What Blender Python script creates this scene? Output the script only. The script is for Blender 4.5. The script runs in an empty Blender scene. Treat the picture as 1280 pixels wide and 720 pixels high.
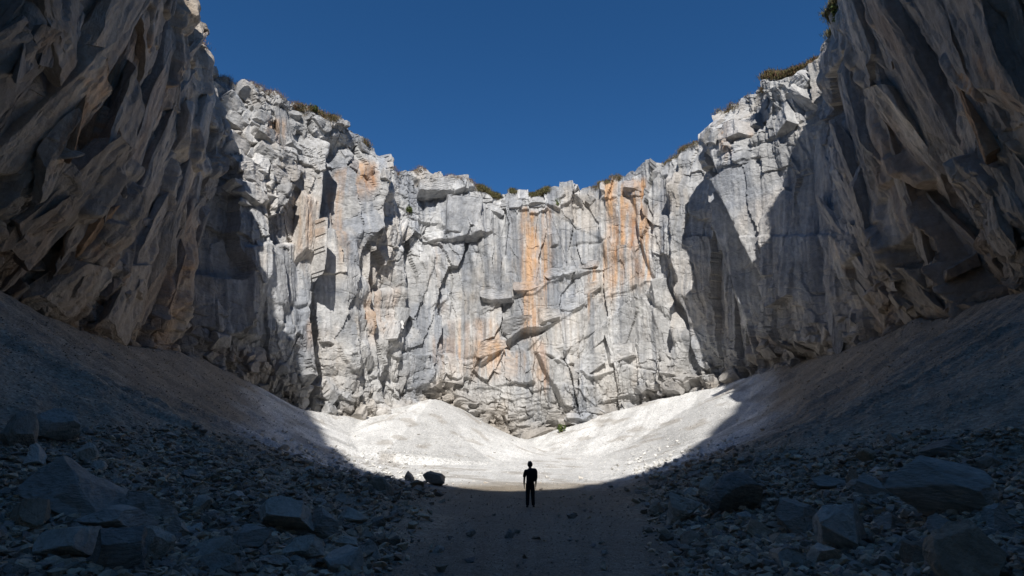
import bpy, bmesh, math, random
import numpy as np
from mathutils import Vector, Matrix

random.seed(7)
rng = np.random.default_rng(7)
scene = bpy.context.scene
COL = scene.collection

# ------------------------------------------------------------------ camera model (1280x720 picture, 20 mm lens)
F = 711.0
PITCH = math.radians(17.4)
CZ = 1.6
cp, sp_ = math.cos(PITCH), math.sin(PITCH)
SUN_EL = math.radians(39.0)
TE = math.tan(SUN_EL)


def ray(px, py):
    cx = np.asarray(px, float) - 640.0
    cy = 360.0 - np.asarray(py, float)
    return cx, F * cp - cy * sp_, F * sp_ + cy * cp       # x, y(forward), z


def at(px, py, d):
    """point seen at a pixel, d metres away measured along the ground"""
    x, y, z = ray(px, py)
    h = np.hypot(x, y)
    return np.array([x / h * d, y / h * d, CZ + z / h * d])


def project(X, Y, Z):
    z = Z - CZ
    f = Y * cp + z * sp_
    u = z * cp - Y * sp_
    f = np.maximum(f, 0.5)
    return 640 + X / f * F, 360 - u / f * F, f


# ------------------------------------------------------------------ noise
def hsh(ix, iy, seed):
    a = (ix.astype(np.int64) * 374761393 + iy.astype(np.int64) * 668265263 + seed * 974634777) & 0xFFFFFFFF
    a = ((a ^ (a >> 13)) * 1274126177) & 0xFFFFFFFF
    a = ((a ^ (a >> 16)) * 2246822519) & 0xFFFFFFFF
    a = a ^ (a >> 15)
    return (a & 0xFFFFFF).astype(np.float64) / float(0xFFFFFF)


def vn(u, v, seed):
    u = np.asarray(u, float); v = np.asarray(v, float)
    iu = np.floor(u); iv = np.floor(v)
    fu = u - iu; fv = v - iv
    fu = fu * fu * fu * (fu * (fu * 6 - 15) + 10)
    fv = fv * fv * fv * (fv * (fv * 6 - 15) + 10)
    a = hsh(iu, iv, seed); b = hsh(iu + 1, iv, seed)
    c = hsh(iu, iv + 1, seed); d = hsh(iu + 1, iv + 1, seed)
    return (a + (b - a) * fu) * (1 - fv) + (c + (d - c) * fu) * fv


def fbm(u, v, seed, oct=4):
    s = 0; a = 0.5; n = 0
    for k in range(oct):
        s = s + a * vn(u, v, seed + k * 17); n += a
        u = u * 2.03 + 11.3; v = v * 2.03 + 5.7; a *= 0.5
    return s / n


def cells(u, v, seed, box=0.6):
    iu = np.floor(u); iv = np.floor(v)
    d1 = np.full(u.shape, 1e9); d2 = np.full(u.shape, 1e9)
    bx = np.zeros(u.shape); by = np.zeros(u.shape); bi = np.zeros(u.shape); bj = np.zeros(u.shape)
    for a in (-1, 0, 1):
        for b in (-1, 0, 1):
            ci = iu + a; cj = iv + b
            cx = ci + 0.12 + 0.76 * hsh(ci, cj, seed)
            cy = cj + 0.12 + 0.76 * hsh(ci, cj, seed + 1)
            dx = u - cx; dy = v - cy
            d = box * np.maximum(np.abs(dx), np.abs(dy)) + (1 - box) * np.sqrt(dx * dx + dy * dy)
            m = d < d1
            d2 = np.where(m, d1, np.minimum(d2, d))
            d1 = np.where(m, d, d1)
            bx = np.where(m, dx, bx); by = np.where(m, dy, by)
            bi = np.where(m, ci, bi); bj = np.where(m, cj, bj)
    return d2 - d1, bx, by, bi, bj


def facets(S, H, sx, sy, seed, step, tx, ty, groove=0.0, gw=0.06, box=0.6):
    """fractured rock: each cell of a jittered grid is a plane of its own offset and tilt"""
    e, dx, dy, i, j = cells(S / sx, H / sy, seed, box)
    r1 = hsh(i, j, seed + 5) * 2 - 1; r2 = hsh(i, j, seed + 6) * 2 - 1; r3 = hsh(i, j, seed + 7) * 2 - 1
    D = step * r1 + tx * sx * r2 * dx + ty * sy * r3 * dy
    if groove:
        D = D - groove * np.exp(-e / gw)
    return D, hsh(i, j, seed + 9)


def sstep(a, b, x):
    t = np.clip((x - a) / (b - a), 0, 1)
    return t * t * (3 - 2 * t)


# ------------------------------------------------------------------ mesh helpers
def make_obj(name, verts, faces, mat, parent=None, col=None, smooth=False):
    """faces: (n,3)/(n,4) array or list of such arrays"""
    if not isinstance(faces, (list, tuple)):
        faces = [faces]
    me = bpy.data.meshes.new(name)
    verts = np.asarray(verts, np.float32)
    me.vertices.add(len(verts)); me.vertices.foreach_set('co', verts.ravel())
    loops = np.concatenate([f.ravel() for f in faces]).astype(np.int32)
    tot = np.concatenate([np.full(len(f), f.shape[1], np.int32) for f in faces])
    start = np.concatenate([[0], np.cumsum(tot)[:-1]]).astype(np.int32)
    me.loops.add(len(loops)); me.loops.foreach_set('vertex_index', loops)
    me.polygons.add(len(tot)); me.polygons.foreach_set('loop_start', start)
    me.polygons.foreach_set('loop_total', tot)
    if col is not None:
        at_ = me.attributes.new('Tint', 'FLOAT_COLOR', 'POINT')
        c = np.ones((len(verts), 4), np.float32); c[:, :3] = col
        at_.data.foreach_set('color', c.ravel())
    me.update(calc_edges=True); me.validate()
    me.polygons.foreach_set('use_smooth', np.full(len(me.polygons), bool(smooth)))
    me.materials.append(mat)
    o = bpy.data.objects.new(name, me); COL.objects.link(o)
    if parent: o.parent = parent
    return o


def tag(o, label=None, cat=None, group=None, kind=None):
    if label: o['label'] = label
    if cat: o['category'] = cat
    if group: o['group'] = group
    if kind: o['kind'] = kind
    return o


def grid_faces(nr, nc, off=0):
    r = np.arange(nr - 1)[:, None]; c = np.arange(nc - 1)[None, :]
    a = (r * nc + c).ravel() + off
    return np.stack([a, a + 1, a + nc + 1, a + nc], 1)


# ------------------------------------------------------------------ materials
class NT:
    def __init__(s, name):
        s.m = bpy.data.materials.new(name); s.m.use_nodes = True
        s.t = s.m.node_tree; s.t.nodes.clear()
        s.out = s.n('ShaderNodeOutputMaterial'); s.b = s.n('ShaderNodeBsdfPrincipled')
        s.l(s.b.outputs[0], s.out.inputs[0])

    def n(s, typ, **kw):
        nd = s.t.nodes.new(typ)
        for k, v in kw.items():
            if k.startswith('_'): nd.inputs[k[1:]].default_value = v
            else: setattr(nd, k, v)
        return nd

    def l(s, a, b): s.t.links.new(a, b)

    def noise(s, vec, scale, detail=6, rough=0.6, dist=0.0):
        nd = s.n('ShaderNodeTexNoise'); nd.inputs['Scale'].default_value = scale
        nd.inputs['Detail'].default_value = detail; nd.inputs['Roughness'].default_value = rough
        nd.inputs['Distortion'].default_value = dist
        s.l(vec, nd.inputs['Vector']); return nd.outputs['Fac']

    def vor(s, vec, scale, feat='F1', out='Distance'):
        nd = s.n('ShaderNodeTexVoronoi'); nd.feature = feat; nd.inputs['Scale'].default_value = scale
        s.l(vec, nd.inputs['Vector']); return nd.outputs[out]

    def math(s, op, a, b=None, clamp=False):
        nd = s.n('ShaderNodeMath'); nd.operation = op; nd.use_clamp = clamp
        for k, v in enumerate((a, b)):
            if v is None: continue
            if isinstance(v, (int, float)): nd.inputs[k].default_value = v
            else: s.l(v, nd.inputs[k])
        return nd.outputs[0]

    def rng(s, v, a, b, c, d):
        nd = s.n('ShaderNodeMapRange'); s.l(v, nd.inputs[0])
        for k, x in enumerate((a, b, c, d)): nd.inputs[k + 1].default_value = x
        return nd.outputs[0]

    def mul(s, c1, c2, fac=1.0, typ='MULTIPLY'):
        nd = s.n('ShaderNodeMix'); nd.data_type = 'RGBA'; nd.blend_type = typ
        if isinstance(fac, (int, float)): nd.inputs[0].default_value = fac
        else: s.l(fac, nd.inputs[0])
        for k, v in ((6, c1), (7, c2)):
            if isinstance(v, tuple): nd.inputs[k].default_value = (*v, 1)
            else: s.l(v, nd.inputs[k])
        return nd.outputs[2]

    def grey(s, v):
        nd = s.n('ShaderNodeCombineColor')
        for k in range(3): s.l(v, nd.inputs[k])
        return nd.outputs[0]

    def scale(s, vec, sc):
        nd = s.n('ShaderNodeMapping'); s.l(vec, nd.inputs[0]); nd.inputs['Scale'].default_value = sc
        return nd.outputs[0]

    def bump(s, h, dist, strength=1.0, prev=None):
        nd = s.n('ShaderNodeBump'); nd.inputs['Distance'].default_value = dist
        nd.inputs['Strength'].default_value = strength
        s.l(h, nd.inputs['Height'])
        if prev is not None: s.l(prev, nd.inputs['Normal'])
        return nd.outputs[0]


def cliff_mat():
    m = NT('cliff_rock')
    pos = m.n('ShaderNodeNewGeometry').outputs['Position']
    col = m.n('ShaderNodeAttribute', attribute_name='Tint').outputs['Color']
    v = m.rng(m.noise(pos, 1.3, 8, 0.65), 0.3, 0.7, 0.80, 1.18)
    v2 = m.rng(m.noise(m.scale(pos, (1, 1, 0.12)), 1.1, 6, 0.6), 0.3, 0.7, 0.86, 1.12)
    c = m.mul(m.mul(col, m.grey(v)), m.grey(v2))
    ck = m.vor(m.scale(pos, (1, 1, 0.6)), 0.9, 'DISTANCE_TO_EDGE')
    ckm = m.rng(ck, 0.0, 0.015, 0.82, 1.0)
    msk = m.rng(m.noise(pos, 0.25, 3), 0.45, 0.6, 0.0, 1.0)
    c = m.mul(c, m.mul((1, 1, 1), m.grey(ckm), msk))
    m.l(c, m.b.inputs['Base Color'])
    m.b.inputs['Roughness'].default_value = 0.85
    m.b.inputs['Specular IOR Level'].default_value = 0.25
    b = m.bump(m.noise(pos, 0.9, 12, 0.72), 0.7, 0.75)
    b = m.bump(m.vor(m.scale(pos, (1, 1, 0.45)), 1.6), 0.35, 0.2, b)
    b = m.bump(m.noise(m.scale(pos, (1, 1, 0.18)), 2.2, 6, 0.6), 0.25, 0.5, b)
    b = m.bump(m.math('MINIMUM', ck, 0.03), 0.8, 0.4, b)
    m.l(b, m.b.inputs['Normal'])
    return m.m


def ground_mat(name, stone, amt):
    m = NT(name)
    pos = m.n('ShaderNodeNewGeometry').outputs['Position']
    col = m.n('ShaderNodeAttribute', attribute_name='Tint').outputs['Color']
    v = m.rng(m.noise(pos, 3.0, 10, 0.75), 0.3, 0.7, 0.72, 1.25)
    vc = m.vor(pos, stone, 'F1', 'Color')
    sep = m.n('ShaderNodeSeparateColor'); m.l(vc, sep.inputs[0])
    v2 = m.rng(sep.outputs[0], 0, 1, 0.70, 1.25)
    c = m.mul(m.mul(col, m.grey(v)), m.grey(v2))
    m.l(c, m.b.inputs['Base Color']); m.b.inputs['Roughness'].default_value = 0.95
    m.b.inputs['Specular IOR Level'].default_value = 0.15
    b = m.bump(m.noise(pos, 1.6, 10, 0.8), 0.25, amt)
    b = m.bump(m.vor(pos, stone), 0.6 / stone, amt, b)
    b = m.bump(m.vor(pos, stone * 0.37), 0.8 / stone, amt, b)
    m.l(b, m.b.inputs['Normal'])
    return m.m


def rock_mat(name, c1, c2, grain=6.0, lay=(1, 1, 1), attr=False):
    m = NT(name)
    tc = m.n('ShaderNodeTexCoord').outputs['Object']
    oi = m.n('ShaderNodeObjectInfo').outputs['Random']
    if attr:
        pos = m.n('ShaderNodeNewGeometry').outputs['Position']
        tc = pos
        base = m.n('ShaderNodeAttribute', attribute_name='Tint').outputs['Color']
    else:
        base = m.mul(c1, c2, m.rng(m.noise(tc, grain * 0.35, 6, 0.65, 0.4), 0.35, 0.65, 0, 1), 'MIX')
        base = m.mul(base, m.grey(m.rng(oi, 0, 1, 0.75, 1.3)))
    l = m.scale(tc, lay)
    c = m.mul(base, m.grey(m.rng(m.noise(l, grain * 2, 9, 0.7), 0.3, 0.7, 0.72, 1.25)))
    m.l(c, m.b.inputs['Base Color']); m.b.inputs['Roughness'].default_value = 0.8
    m.b.inputs['Specular IOR Level'].default_value = 0.3
    b = m.bump(m.noise(l, grain, 10, 0.7), 0.25, 0.55)
    b = m.bump(m.noise(l, grain * 6, 6, 0.7), 0.04, 0.6, b)
    m.l(b, m.b.inputs['Normal'])
    return m.m


def plain_mat(name, c, rough=0.9, grain=30.0, var=0.25):
    m = NT(name)
    tc = m.n('ShaderNodeTexCoord').outputs['Object']
    cc = m.mul(c, m.grey(m.rng(m.noise(tc, grain, 5), 0.3, 0.7, 1 - var, 1 + var)))
    m.l(cc, m.b.inputs['Base Color']); m.b.inputs['Roughness'].default_value = rough
    return m.m


M_CLIFF = cliff_mat()
M_SCREE = ground_mat('scree', 9.0, 0.55)
M_PATH = ground_mat('path_gravel', 26.0, 0.6)
M_RUBBLE = rock_mat('rubble_stone', (0, 0, 0), (0, 0, 0), 7, attr=True)
M_SLATE = rock_mat('slate_rock', (0.36, 0.315, 0.26), (0.52, 0.46, 0.38), 4.0, (1, 1, 4))
M_GREY = rock_mat('grey_rock', (0.42, 0.36, 0.28), (0.58, 0.50, 0.40), 4.0)
M_TAN = rock_mat('tan_rock', (0.38, 0.28, 0.185), (0.50, 0.385, 0.27), 4.0)
M_PALE = rock_mat('pale_rock', (0.54, 0.475, 0.39), (0.68, 0.60, 0.50), 4.0)

# ------------------------------------------------------------------ the cliff: base line and rim, seen from the path
#        base x, y, dist      rim x, y, dist
TAB = [(-420, 190, 42, -60, -420, 40),
       (-260, 260, 44, 40, -310, 42),
       (-120, 320, 48, 120, -220, 45),
       (0, 372, 55, 185, -130, 54),
       (100, 415, 65, 222, -60, 64),
       (170, 435, 75, 226, -6, 75),
       (222, 441, 83, 238, 40, 84),
       (240, 446, 91, 256, 64, 92),
       (300, 475, 95, 298, 86, 96),
       (370, 512, 101, 372, 122, 100),
       (440, 525, 108, 445, 161, 106),
       (468, 519, 114, 487, 196, 109),
       (500, 511, 119, 502, 214, 120),
       (545, 499, 121, 548, 213, 122),
       (590, 523, 123, 588, 230, 123),
       (654, 552, 125, 645, 239, 124),
       (706, 537, 125, 690, 234, 124),
       (750, 521, 124, 745, 227, 124),
       (790, 510, 123, 790, 210, 122),
       (840, 497, 121, 835, 192, 119),
       (885, 488, 117, 882, 171, 114),
       (925, 477, 110, 893, 148, 106),
       (960, 465, 103, 936, 116, 99),
       (1010, 452, 95, 986, 90, 93),
       (1060, 440, 86, 1025, 70, 88),
       (1092, 428, 79, 1036, 40, 81),
       (1130, 412, 71, 1050, 6, 74),
       (1190, 395, 62, 1062, -60, 65),
       (1280, 362, 53, 1095, -140, 55),
       (1400, 318, 47, 1160, -225, 46),
       (1540, 260, 44, 1240, -310, 42),
       (1700, 190, 42, 1340, -420, 40)]
TAB = np.array(TAB, float)
pos_k = np.concatenate([[0], np.cumsum(np.maximum(np.maximum(np.abs(np.diff(TAB[:, 0])), 0.8 * np.abs(np.diff(TAB[:, 3]))), 12))])
NCOL = int(pos_k[-1] / 0.95)
kk = np.linspace(0, pos_k[-1], NCOL)


def gsm(a, sig):
    r = int(sig * 3); w = np.exp(-0.5 * (np.arange(-r, r + 1) / sig) ** 2); w /= w.sum()
    return np.convolve(np.pad(a, r, mode='edge'), w, mode='valid')


cols = [gsm(np.interp(kk, pos_k, TAB[:, j]), 7) for j in range(6)]
B = at(cols[0], cols[1], cols[2])           # 3 x NCOL
T = at(cols[3], cols[4], cols[5])
NROW = 520
tt = np.concatenate([np.linspace(-0.10, 0, 24)[:-1], np.linspace(0, 1, NROW)])
X = B[0] + tt[:, None] * (T[0] - B[0])
Y = B[1] + tt[:, None] * (T[1] - B[1])
Z = B[2] + tt[:, None] * (T[2] - B[2])
PX, PY, DEP = project(X, Y, Z)
# rim unevenness
rim_w = sstep(0.75, 1.0, tt)[:, None]
midx = 0.5 * (B[0] + T[0]); midy = 0.5 * (B[1] + T[1])
S1 = np.concatenate([[0], np.cumsum(np.hypot(np.diff(midx), np.diff(midy)))])
S = np.broadcast_to(S1, X.shape)
H = Z
tx_ = gsm(np.gradient(midx), 45); ty_ = gsm(np.gradient(midy), 45)
nl = np.hypot(tx_, ty_)
nx, ny = ty_ / nl, -tx_ / nl                 # inward horizontal normal
M1 = DEP / F                                # metres per picture unit at that distance


TAB1 = np.arange(-700, 1200, 1.0)


def wob1(v, per, seed, mul):
    return np.interp(v, TAB1, fbm(TAB1 / per, TAB1 * 0 + seed * mul, seed, 2) - 0.5)


def inpoly(x, y, pts):
    ins = np.zeros(x.shape, bool)
    n = len(pts)
    for i in range(n):
        x1, y1 = pts[i]; x2, y2 = pts[(i + 1) % n]
        if y1 == y2: continue
        c = ((y1 > y) != (y2 > y)) & (x < (x2 - x1) * (y - y1) / (y2 - y1) + x1)
        ins ^= c
    return ins


def blob(cx, cy, rx, ry):
    return np.exp(-((PX - cx) / rx) ** 2 - ((PY - cy) / ry) ** 2)


DP = np.zeros(X.shape)                      # displacement in picture units (scaled by distance)


def boxsel(x0, x1, y0, y1):
    return np.nonzero((PX > x0) & (PX < x1) & (PY > y0) & (PY < y1))


def vline(pts, reach, jit, seed):
    p = sorted(pts, key=lambda q: q[1])
    y0, y1 = p[0][1], p[-1][1]; xs = [q[0] for q in p]
    m = boxsel(min(xs) - reach - 8, max(xs) + reach + 8, y0 - 14, y1 + 14)
    px, py = PX[m], PY[m]
    fade = sstep(y0 - 14, y0 + 6, py) * (1 - sstep(y1 - 6, y1 + 14, py))
    return m, px - np.interp(py, [q[1] for q in p], xs) - jit * 4 * wob1(py, 22.0 if jit > 1 else 55.0, seed, 3.1), fade


def hline(pts, reach, jit, seed):
    p = sorted(pts)
    x0, x1 = p[0][0], p[-1][0]; ys = [q[1] for q in p]
    m = boxsel(x0 - 8, x1 + 8, min(ys) - reach - 8, max(ys) + reach + 8)
    px, py = PX[m], PY[m]
    fade = sstep(x0 - 6, x0 + 8, px) * (1 - sstep(x1 - 8, x1 + 6, px))
    return m, np.interp(px, [q[0] for q in p], ys) - py + jit * 4 * wob1(px, 18.0, seed, 2.7), fade


def VS(pts, side, amp, w, soft=1.6):
    m, t, f = vline(pts, 4 * w, 2.5 if abs(amp) < 15 else 0.9, len(pts) + int(pts[0][0]) % 997)
    if side == 'L': t = -t
    f = f * (0.35 + 1.3 * np.clip(0.5 + 1.6 * wob1(PY[m], 26.0, 77, pts[0][0]), 0, 1)) if abs(amp) < 25 else f
    DP[m] += amp * f * sstep(-soft, soft, t) * (np.exp(-np.maximum(t, 0) / w) - 0.018).clip(0)


def HS(pts, side, amp, w, soft=1.2):
    m, t, f = hline(pts, 4 * w, 2.0, len(pts) + int(pts[0][0]) % 997)
    if side == 'D': t = -t
    f = f * (0.35 + 1.3 * np.clip(0.5 + 1.6 * wob1(PX[m], 26.0, 77, pts[0][0]), 0, 1))
    DP[m] += amp * f * sstep(-soft, soft, t) * (np.exp(-np.maximum(t, 0) / w) - 0.018).clip(0)


def VC(pts, amp, w):
    m, t, f = vline(pts, 4 * w, 1.5, int(pts[0][0])); DP[m] -= amp * f * np.exp(-(t / w) ** 2)


def HC(pts, amp, w):
    m, t, f = hline(pts, 4 * w, 1.5, int(pts[0][0])); DP[m] -= amp * f * np.exp(-(t / w) ** 2)


def PG(pts, amp, gx=0.0, gy=0.0):
    xs = [p[0] for p in pts]; ys = [p[1] for p in pts]; sd = int(pts[0][0])
    m = boxsel(min(xs) - 6, max(xs) + 6, min(ys) - 6, max(ys) + 6)
    px, py = PX[m], PY[m]
    q = inpoly(px + 5 * (fbm(px / 20, py / 20, sd, 3) - 0.5), py + 5 * (fbm(px / 20 + 31, py / 20, sd, 3) - 0.5), pts)
    cx = sum(xs) / len(xs); cy = sum(ys) / len(ys)
    DP[m] += np.where(q, amp + gx * (px - cx) + gy * (py - cy), 0)


# --- left, shaded overhanging mass: leaning ribs
VS([(-60, 240), (-20, 150), (40, 40), (90, -60)], 'L', 22, 60)
VS([(0, 215), (40, 150), (100, 60), (150, -20)], 'L', 24, 55)
VS([(60, 290), (110, 200), (170, 90), (240, -5)], 'L', 28, 60)
VC([(122, 168), (150, 122), (180, 80)], 12, 4)
VS([(120, 310), (160, 190), (200, 95), (246, 25)], 'L', 20, 45)
VS([(165, 330), (215, 210), (250, 120), (262, 70)], 'L', 11, 40)
VS([(178, 428), (215, 330), (240, 240), (262, 170), (268, 100)], 'L', 13, 35)
VS([(205, 432), (235, 330), (255, 250), (275, 180)], 'L', 8, 20)
q = [(226, 442), (246, 350), (260, 250), (270, 170), (260, 70)]
VS(q, 'L', 22, 34, 2.5); VS([(a + 1, b) for a, b in q], 'R', -26, 26, 2.5)
PG([(200, 155), (215, 130), (235, 165), (230, 200), (212, 195), (203, 185)], 11, 0.1, 0.1)
HS([(20, 285), (60, 318), (100, 320), (150, 348), (190, 335)], 'U', 14, 60)
PG([(85, 315), (150, 340), (185, 335), (160, 375), (110, 360)], 7, 0.05, -0.15)
PG([(95, 340), (180, 360), (190, 410), (140, 425), (100, 380)], 8, 0.1, -0.05)
PG([(55, 60), (110, 20), (140, 40), (75, 150), (50, 120)], -8)
PG([(40, 220), (100, 150), (110, 180), (60, 280)], 6, -0.1, 0)
# --- left, sunlit wall
PG([(338, 215), (376, 213), (386, 240), (380, 300), (346, 305), (330, 272)], -11)
HS([(285, 240), (310, 252), (342, 262), (358, 230), (376, 215)], 'U', 9, 22)
HS([(275, 165), (300, 172), (330, 168), (350, 182)], 'U', 6, 14)
HS([(280, 120), (310, 125), (345, 150), (365, 160)], 'U', 6, 14)
HS([(285, 100), (330, 118), (370, 135)], 'U', 5, 10)
HS([(280, 205), (320, 215), (345, 200)], 'U', 6, 14)
PG([(336, 150), (358, 148), (357, 180), (332, 182)], -5)
q = [(396, 475), (384, 410), (395, 330), (400, 250), (408, 180)]
VS(q, 'L', 34, 50, 2.5); VS([(a + 1, b) for a, b in q], 'R', -42, 32, 2.5)
PG([(400, 200), (425, 180), (432, 215), (415, 260), (402, 250)], -8)
VS([(455, 480), (450, 400), (446, 320), (452, 250), (462, 205)], 'L', 7, 14)
q = [(474, 512), (468, 430), (464, 350), (476, 260), (487, 200)]
VS(q, 'L', 16, 25); VS([(a + 1, b) for a, b in q], 'R', -16, 14)
VC([(464, 500), (462, 420), (460, 330)], 8, 3)
for y in (300, 326, 352, 378, 412, 440, 468): HC([(466, y), (482, y + 6), (505, y + 10)], 1.8, 2.5)
PG([(285, 420), (312, 424), (318, 455), (300, 465), (283, 460)], -10)
HS([(228, 402), (280, 416), (330, 424), (372, 436)], 'U', 7, 70)
VC([(300, 470), (330, 440), (350, 405), (372, 370)], 4, 4)
VS([(502, 522), (500, 430), (507, 380), (498, 300), (492, 216)], 'L', 15, 28)
HC([(350, 382), (372, 388), (395, 380)], 5, 3)
# --- back wall
HS([(512, 222), (530, 240), (560, 243), (592, 240)], 'U', 9, 18)
PG([(512, 222), (555, 212), (585, 222), (592, 238), (560, 243), (535, 240)], 4, 0.02, -0.1)
PG([(558, 246), (597, 240), (605, 300), (562, 302), (545, 276)], 5, 0.06, -0.04)
PG([(520, 275), (548, 280), (556, 288), (530, 292)], -6, 0, -0.2)
HS([(586, 301), (606, 300), (626, 289)], 'U', 7, 40)
VS([(545, 385), (543, 330), (538, 315)], 'R', 6, 18)
VS([(562, 470), (566, 380), (545, 318)], 'L', 5, 22)
VS([(588, 440), (591, 370), (588, 302)], 'R', 5, 14)
VS([(606, 440), (612, 370), (604, 302)], 'R', 6, 20)
VS([(640, 400), (640, 260)], 'R', 3, 12)
VS([(690, 400), (688, 262)], 'L', 3, 16)
HS([(640, 250), (670, 255), (700, 262), (722, 254)], 'U', 5, 10)
HS([(640, 264), (690, 266)], 'U', 4, 8)
PG([(690, 292), (698, 292), (698, 308), (689, 308)], 4)
HS([(590, 394), (630, 378), (670, 368), (700, 352), (740, 340), (764, 334)], 'U', 4, 28)
HS([(668, 366), (700, 346), (735, 338), (745, 338)], 'D', 4, 10)
HS([(600, 456), (630, 431), (650, 416), (682, 413), (702, 404), (730, 381), (748, 362)], 'U', 6.5, 34)
HC([(715, 308), (735, 303), (760, 298)], 4, 2)
HC([(700, 270), (725, 290), (755, 325)], 2.5, 2)
HS([(530, 482), (560, 479), (590, 471), (602, 456)], 'U', 10, 30)
HC([(535, 440), (560, 452), (600, 446)], 3, 2)
HS([(520, 440), (540, 447), (560, 430)], 'U', 5, 14)
for k, y in enumerate((484, 491, 498, 505, 512)):
    HS([(552 + 6 * k, y + 2), (600, y + 4 * math.sin(k)), (640, y + 8), (690 - 4 * k, y)], 'U', 3.5, 6)
HS([(575, 508), (610, 517), (640, 527), (668, 519)], 'U', 9, 14)
HS([(715, 446), (760, 402), (800, 371), (832, 345)], 'D', 9, 55)
HS([(668, 440), (700, 451), (742, 473), (782, 454)], 'U', 9, 24)
PG([(690, 480), (745, 485), (752, 512), (712, 520), (700, 500)], 6, 0.02, -0.15)
VS([(683, 472), (699, 500), (714, 530)], 'R', 4, 26)
HS([(755, 502), (800, 489), (830, 497), (852, 480), (872, 470)], 'U', 10, 28)
VC([(733, 402), (748, 382), (762, 361)], 5, 3)
VS([(731, 400), (746, 380), (760, 361)], 'R', 4, 16)
VC([(788, 245), (797, 300), (813, 348)], 7, 3)
VS([(790, 245), (799, 300), (815, 348)], 'R', 6, 25)
VS([(748, 228), (754, 300), (755, 374)], 'R', 5, 45)
HS([(755, 376), (785, 366), (813, 352)], 'U', 3, 15)
HS([(750, 250), (770, 247)], 'U', 6, 15)
VS([(835, 470), (824, 400), (818, 300), (816, 205)], 'R', 6, 14)
VS([(850, 440), (838, 350), (830, 250), (838, 195)], 'R', 6, 14)
VS([(872, 470), (856, 380), (846, 270), (848, 190)], 'R', 14, 18); VS([(871, 470), (855, 380), (845, 270), (847, 190)], 'L', -12, 10)
VS([(888, 440), (880, 350), (866, 250), (868, 182)], 'R', 7, 16)
VC([(842, 460), (838, 400), (812, 372)], 6, 4)
PG([(700, 450), (760, 402), (830, 350), (862, 420), (850, 470), (780, 455), (742, 472)], 4, 0.16, -0.10)
PG([(690, 481), (672, 444), (700, 452), (742, 474), (752, 512), (715, 522)], 4, -0.22, -0.10)
PG([(782, 456), (850, 470), (872, 470), (830, 496), (800, 488), (756, 500), (745, 475)], 3, 0.1, -0.25)
PG([(600, 456), (632, 432), (682, 414), (660, 440), (668, 478), (590, 486)], 2, 0.20, 0.16)
PG([(530, 482), (545, 440), (600, 452), (590, 472), (560, 480)], 3, -0.2, -0.15)
PG([(545, 320), (566, 372), (560, 440), (535, 440), (520, 400)], -2, 0.30, 0.05)
PG([(566, 372), (548, 318), (590, 305), (592, 400), (570, 450)], 1, -0.25, 0.0)
PG([(520, 248), (560, 245), (600, 300), (560, 302), (530, 300)], 2, 0.10, 0.25)
PG([(606, 302), (640, 270), (640, 376), (608, 390)], 1, 0.16, 0.02)
PG([(690, 266), (752, 300), (752, 336), (700, 350), (690, 330)], 1, -0.10, 0.05)
PG([(628, 430), (652, 414), (684, 411), (676, 420), (640, 438)], -9, 0, 0.1)
PG([(545, 384), (562, 372), (558, 392), (546, 398)], -6)
PG([(500, 440), (535, 445), (540, 470), (515, 500), (500, 490)], 4, 0.2, -0.2)
PG([(508, 300), (540, 300), (545, 380), (512, 400)], -1, 0.3, 0)
PG([(820, 200), (846, 195), (850, 330), (826, 340)], 2, 0.2, 0)
PG([(300, 310), (372, 305), (380, 400), (340, 440), (300, 400)], 3, -0.15, -0.05)
PG([(425, 300), (445, 280), (448, 400), (452, 470), (428, 480)], 3, -0.3, 0)
PG([(450, 255), (476, 250), (466, 350), (468, 420), (452, 400)], 2, 0.35, 0)
# --- right: pillars and shaded mass
q = [(952, 470), (932, 380), (915, 300), (897, 240), (884, 165)]
VS([(a + 8, b) for a, b in q], 'R', 42, 40, 2.5); VS([(a + 7, b) for a, b in q], 'L', -36, 17, 2.5)
q = [(990, 430), (972, 370), (946, 285), (918, 210), (896, 150)]
VS([(a + 6, b) for a, b in q], 'R', 30, 60, 2.5); VS([(a + 5, b) for a, b in q], 'L', -26, 13, 2.5)
PG([(970, 108), (1024, 76), (1022, 128), (1002, 158), (985, 125)], 8, 0.1, -0.1)
VC([(935, 120), (948, 150), (968, 200)], 6, 4)
HC([(925, 205), (950, 190), (985, 175), (1000, 160)], 4, 3)
HS([(900, 205), (935, 215), (975, 196)], 'U', 4, 18)
PG([(952, 300), (1080, 290), (1098, 395), (1042, 446), (1008, 438), (985, 400)], 5, 0.03, 0.0)
HS([(960, 420), (985, 432), (1012, 445), (1042, 448), (1098, 400)], 'U', 9, 60)
q = [(1108, 422), (1086, 330), (1062, 230), (1034, 120), (1028, 55)]
VS([(a + 6, b) for a, b in q], 'R', 22, 40, 2.5); VS([(a + 5, b) for a, b in q], 'L', -26, 30, 2.5)
VC([(1150, 340), (1128, 250), (1100, 170), (1075, 100), (1052, 30)], 9, 4)
VS([(1160, 352), (1132, 240), (1094, 130), (1055, 20)], 'R', 18, 30)
VS([(1185, 300), (1155, 190), (1112, 95), (1070, -10)], 'R', 9, 26)
VC([(1178, 150), (1165, 110), (1150, 80)], 9, 4)
VS([(1232, 290), (1192, 165), (1150, 85), (1092, -10)], 'R', 22, 40)
VS([(1290, 215), (1225, 112), (1172, 42), (1140, -10)], 'R', 24, 50)
VS([(1310, 130), (1252, 60), (1200, -20)], 'R', 20, 40)
VS([(1340, 60), (1290, -10), (1250, -80)], 'R', 12, 40)
DP -= 55 * blob(1178, 285, 22, 50)
DP -= 9 * blob(1240, 330, 30, 30)
HS([(1160, 350), (1200, 330), (1240, 300), (1300, 270)], 'U', 8, 40)

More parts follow.
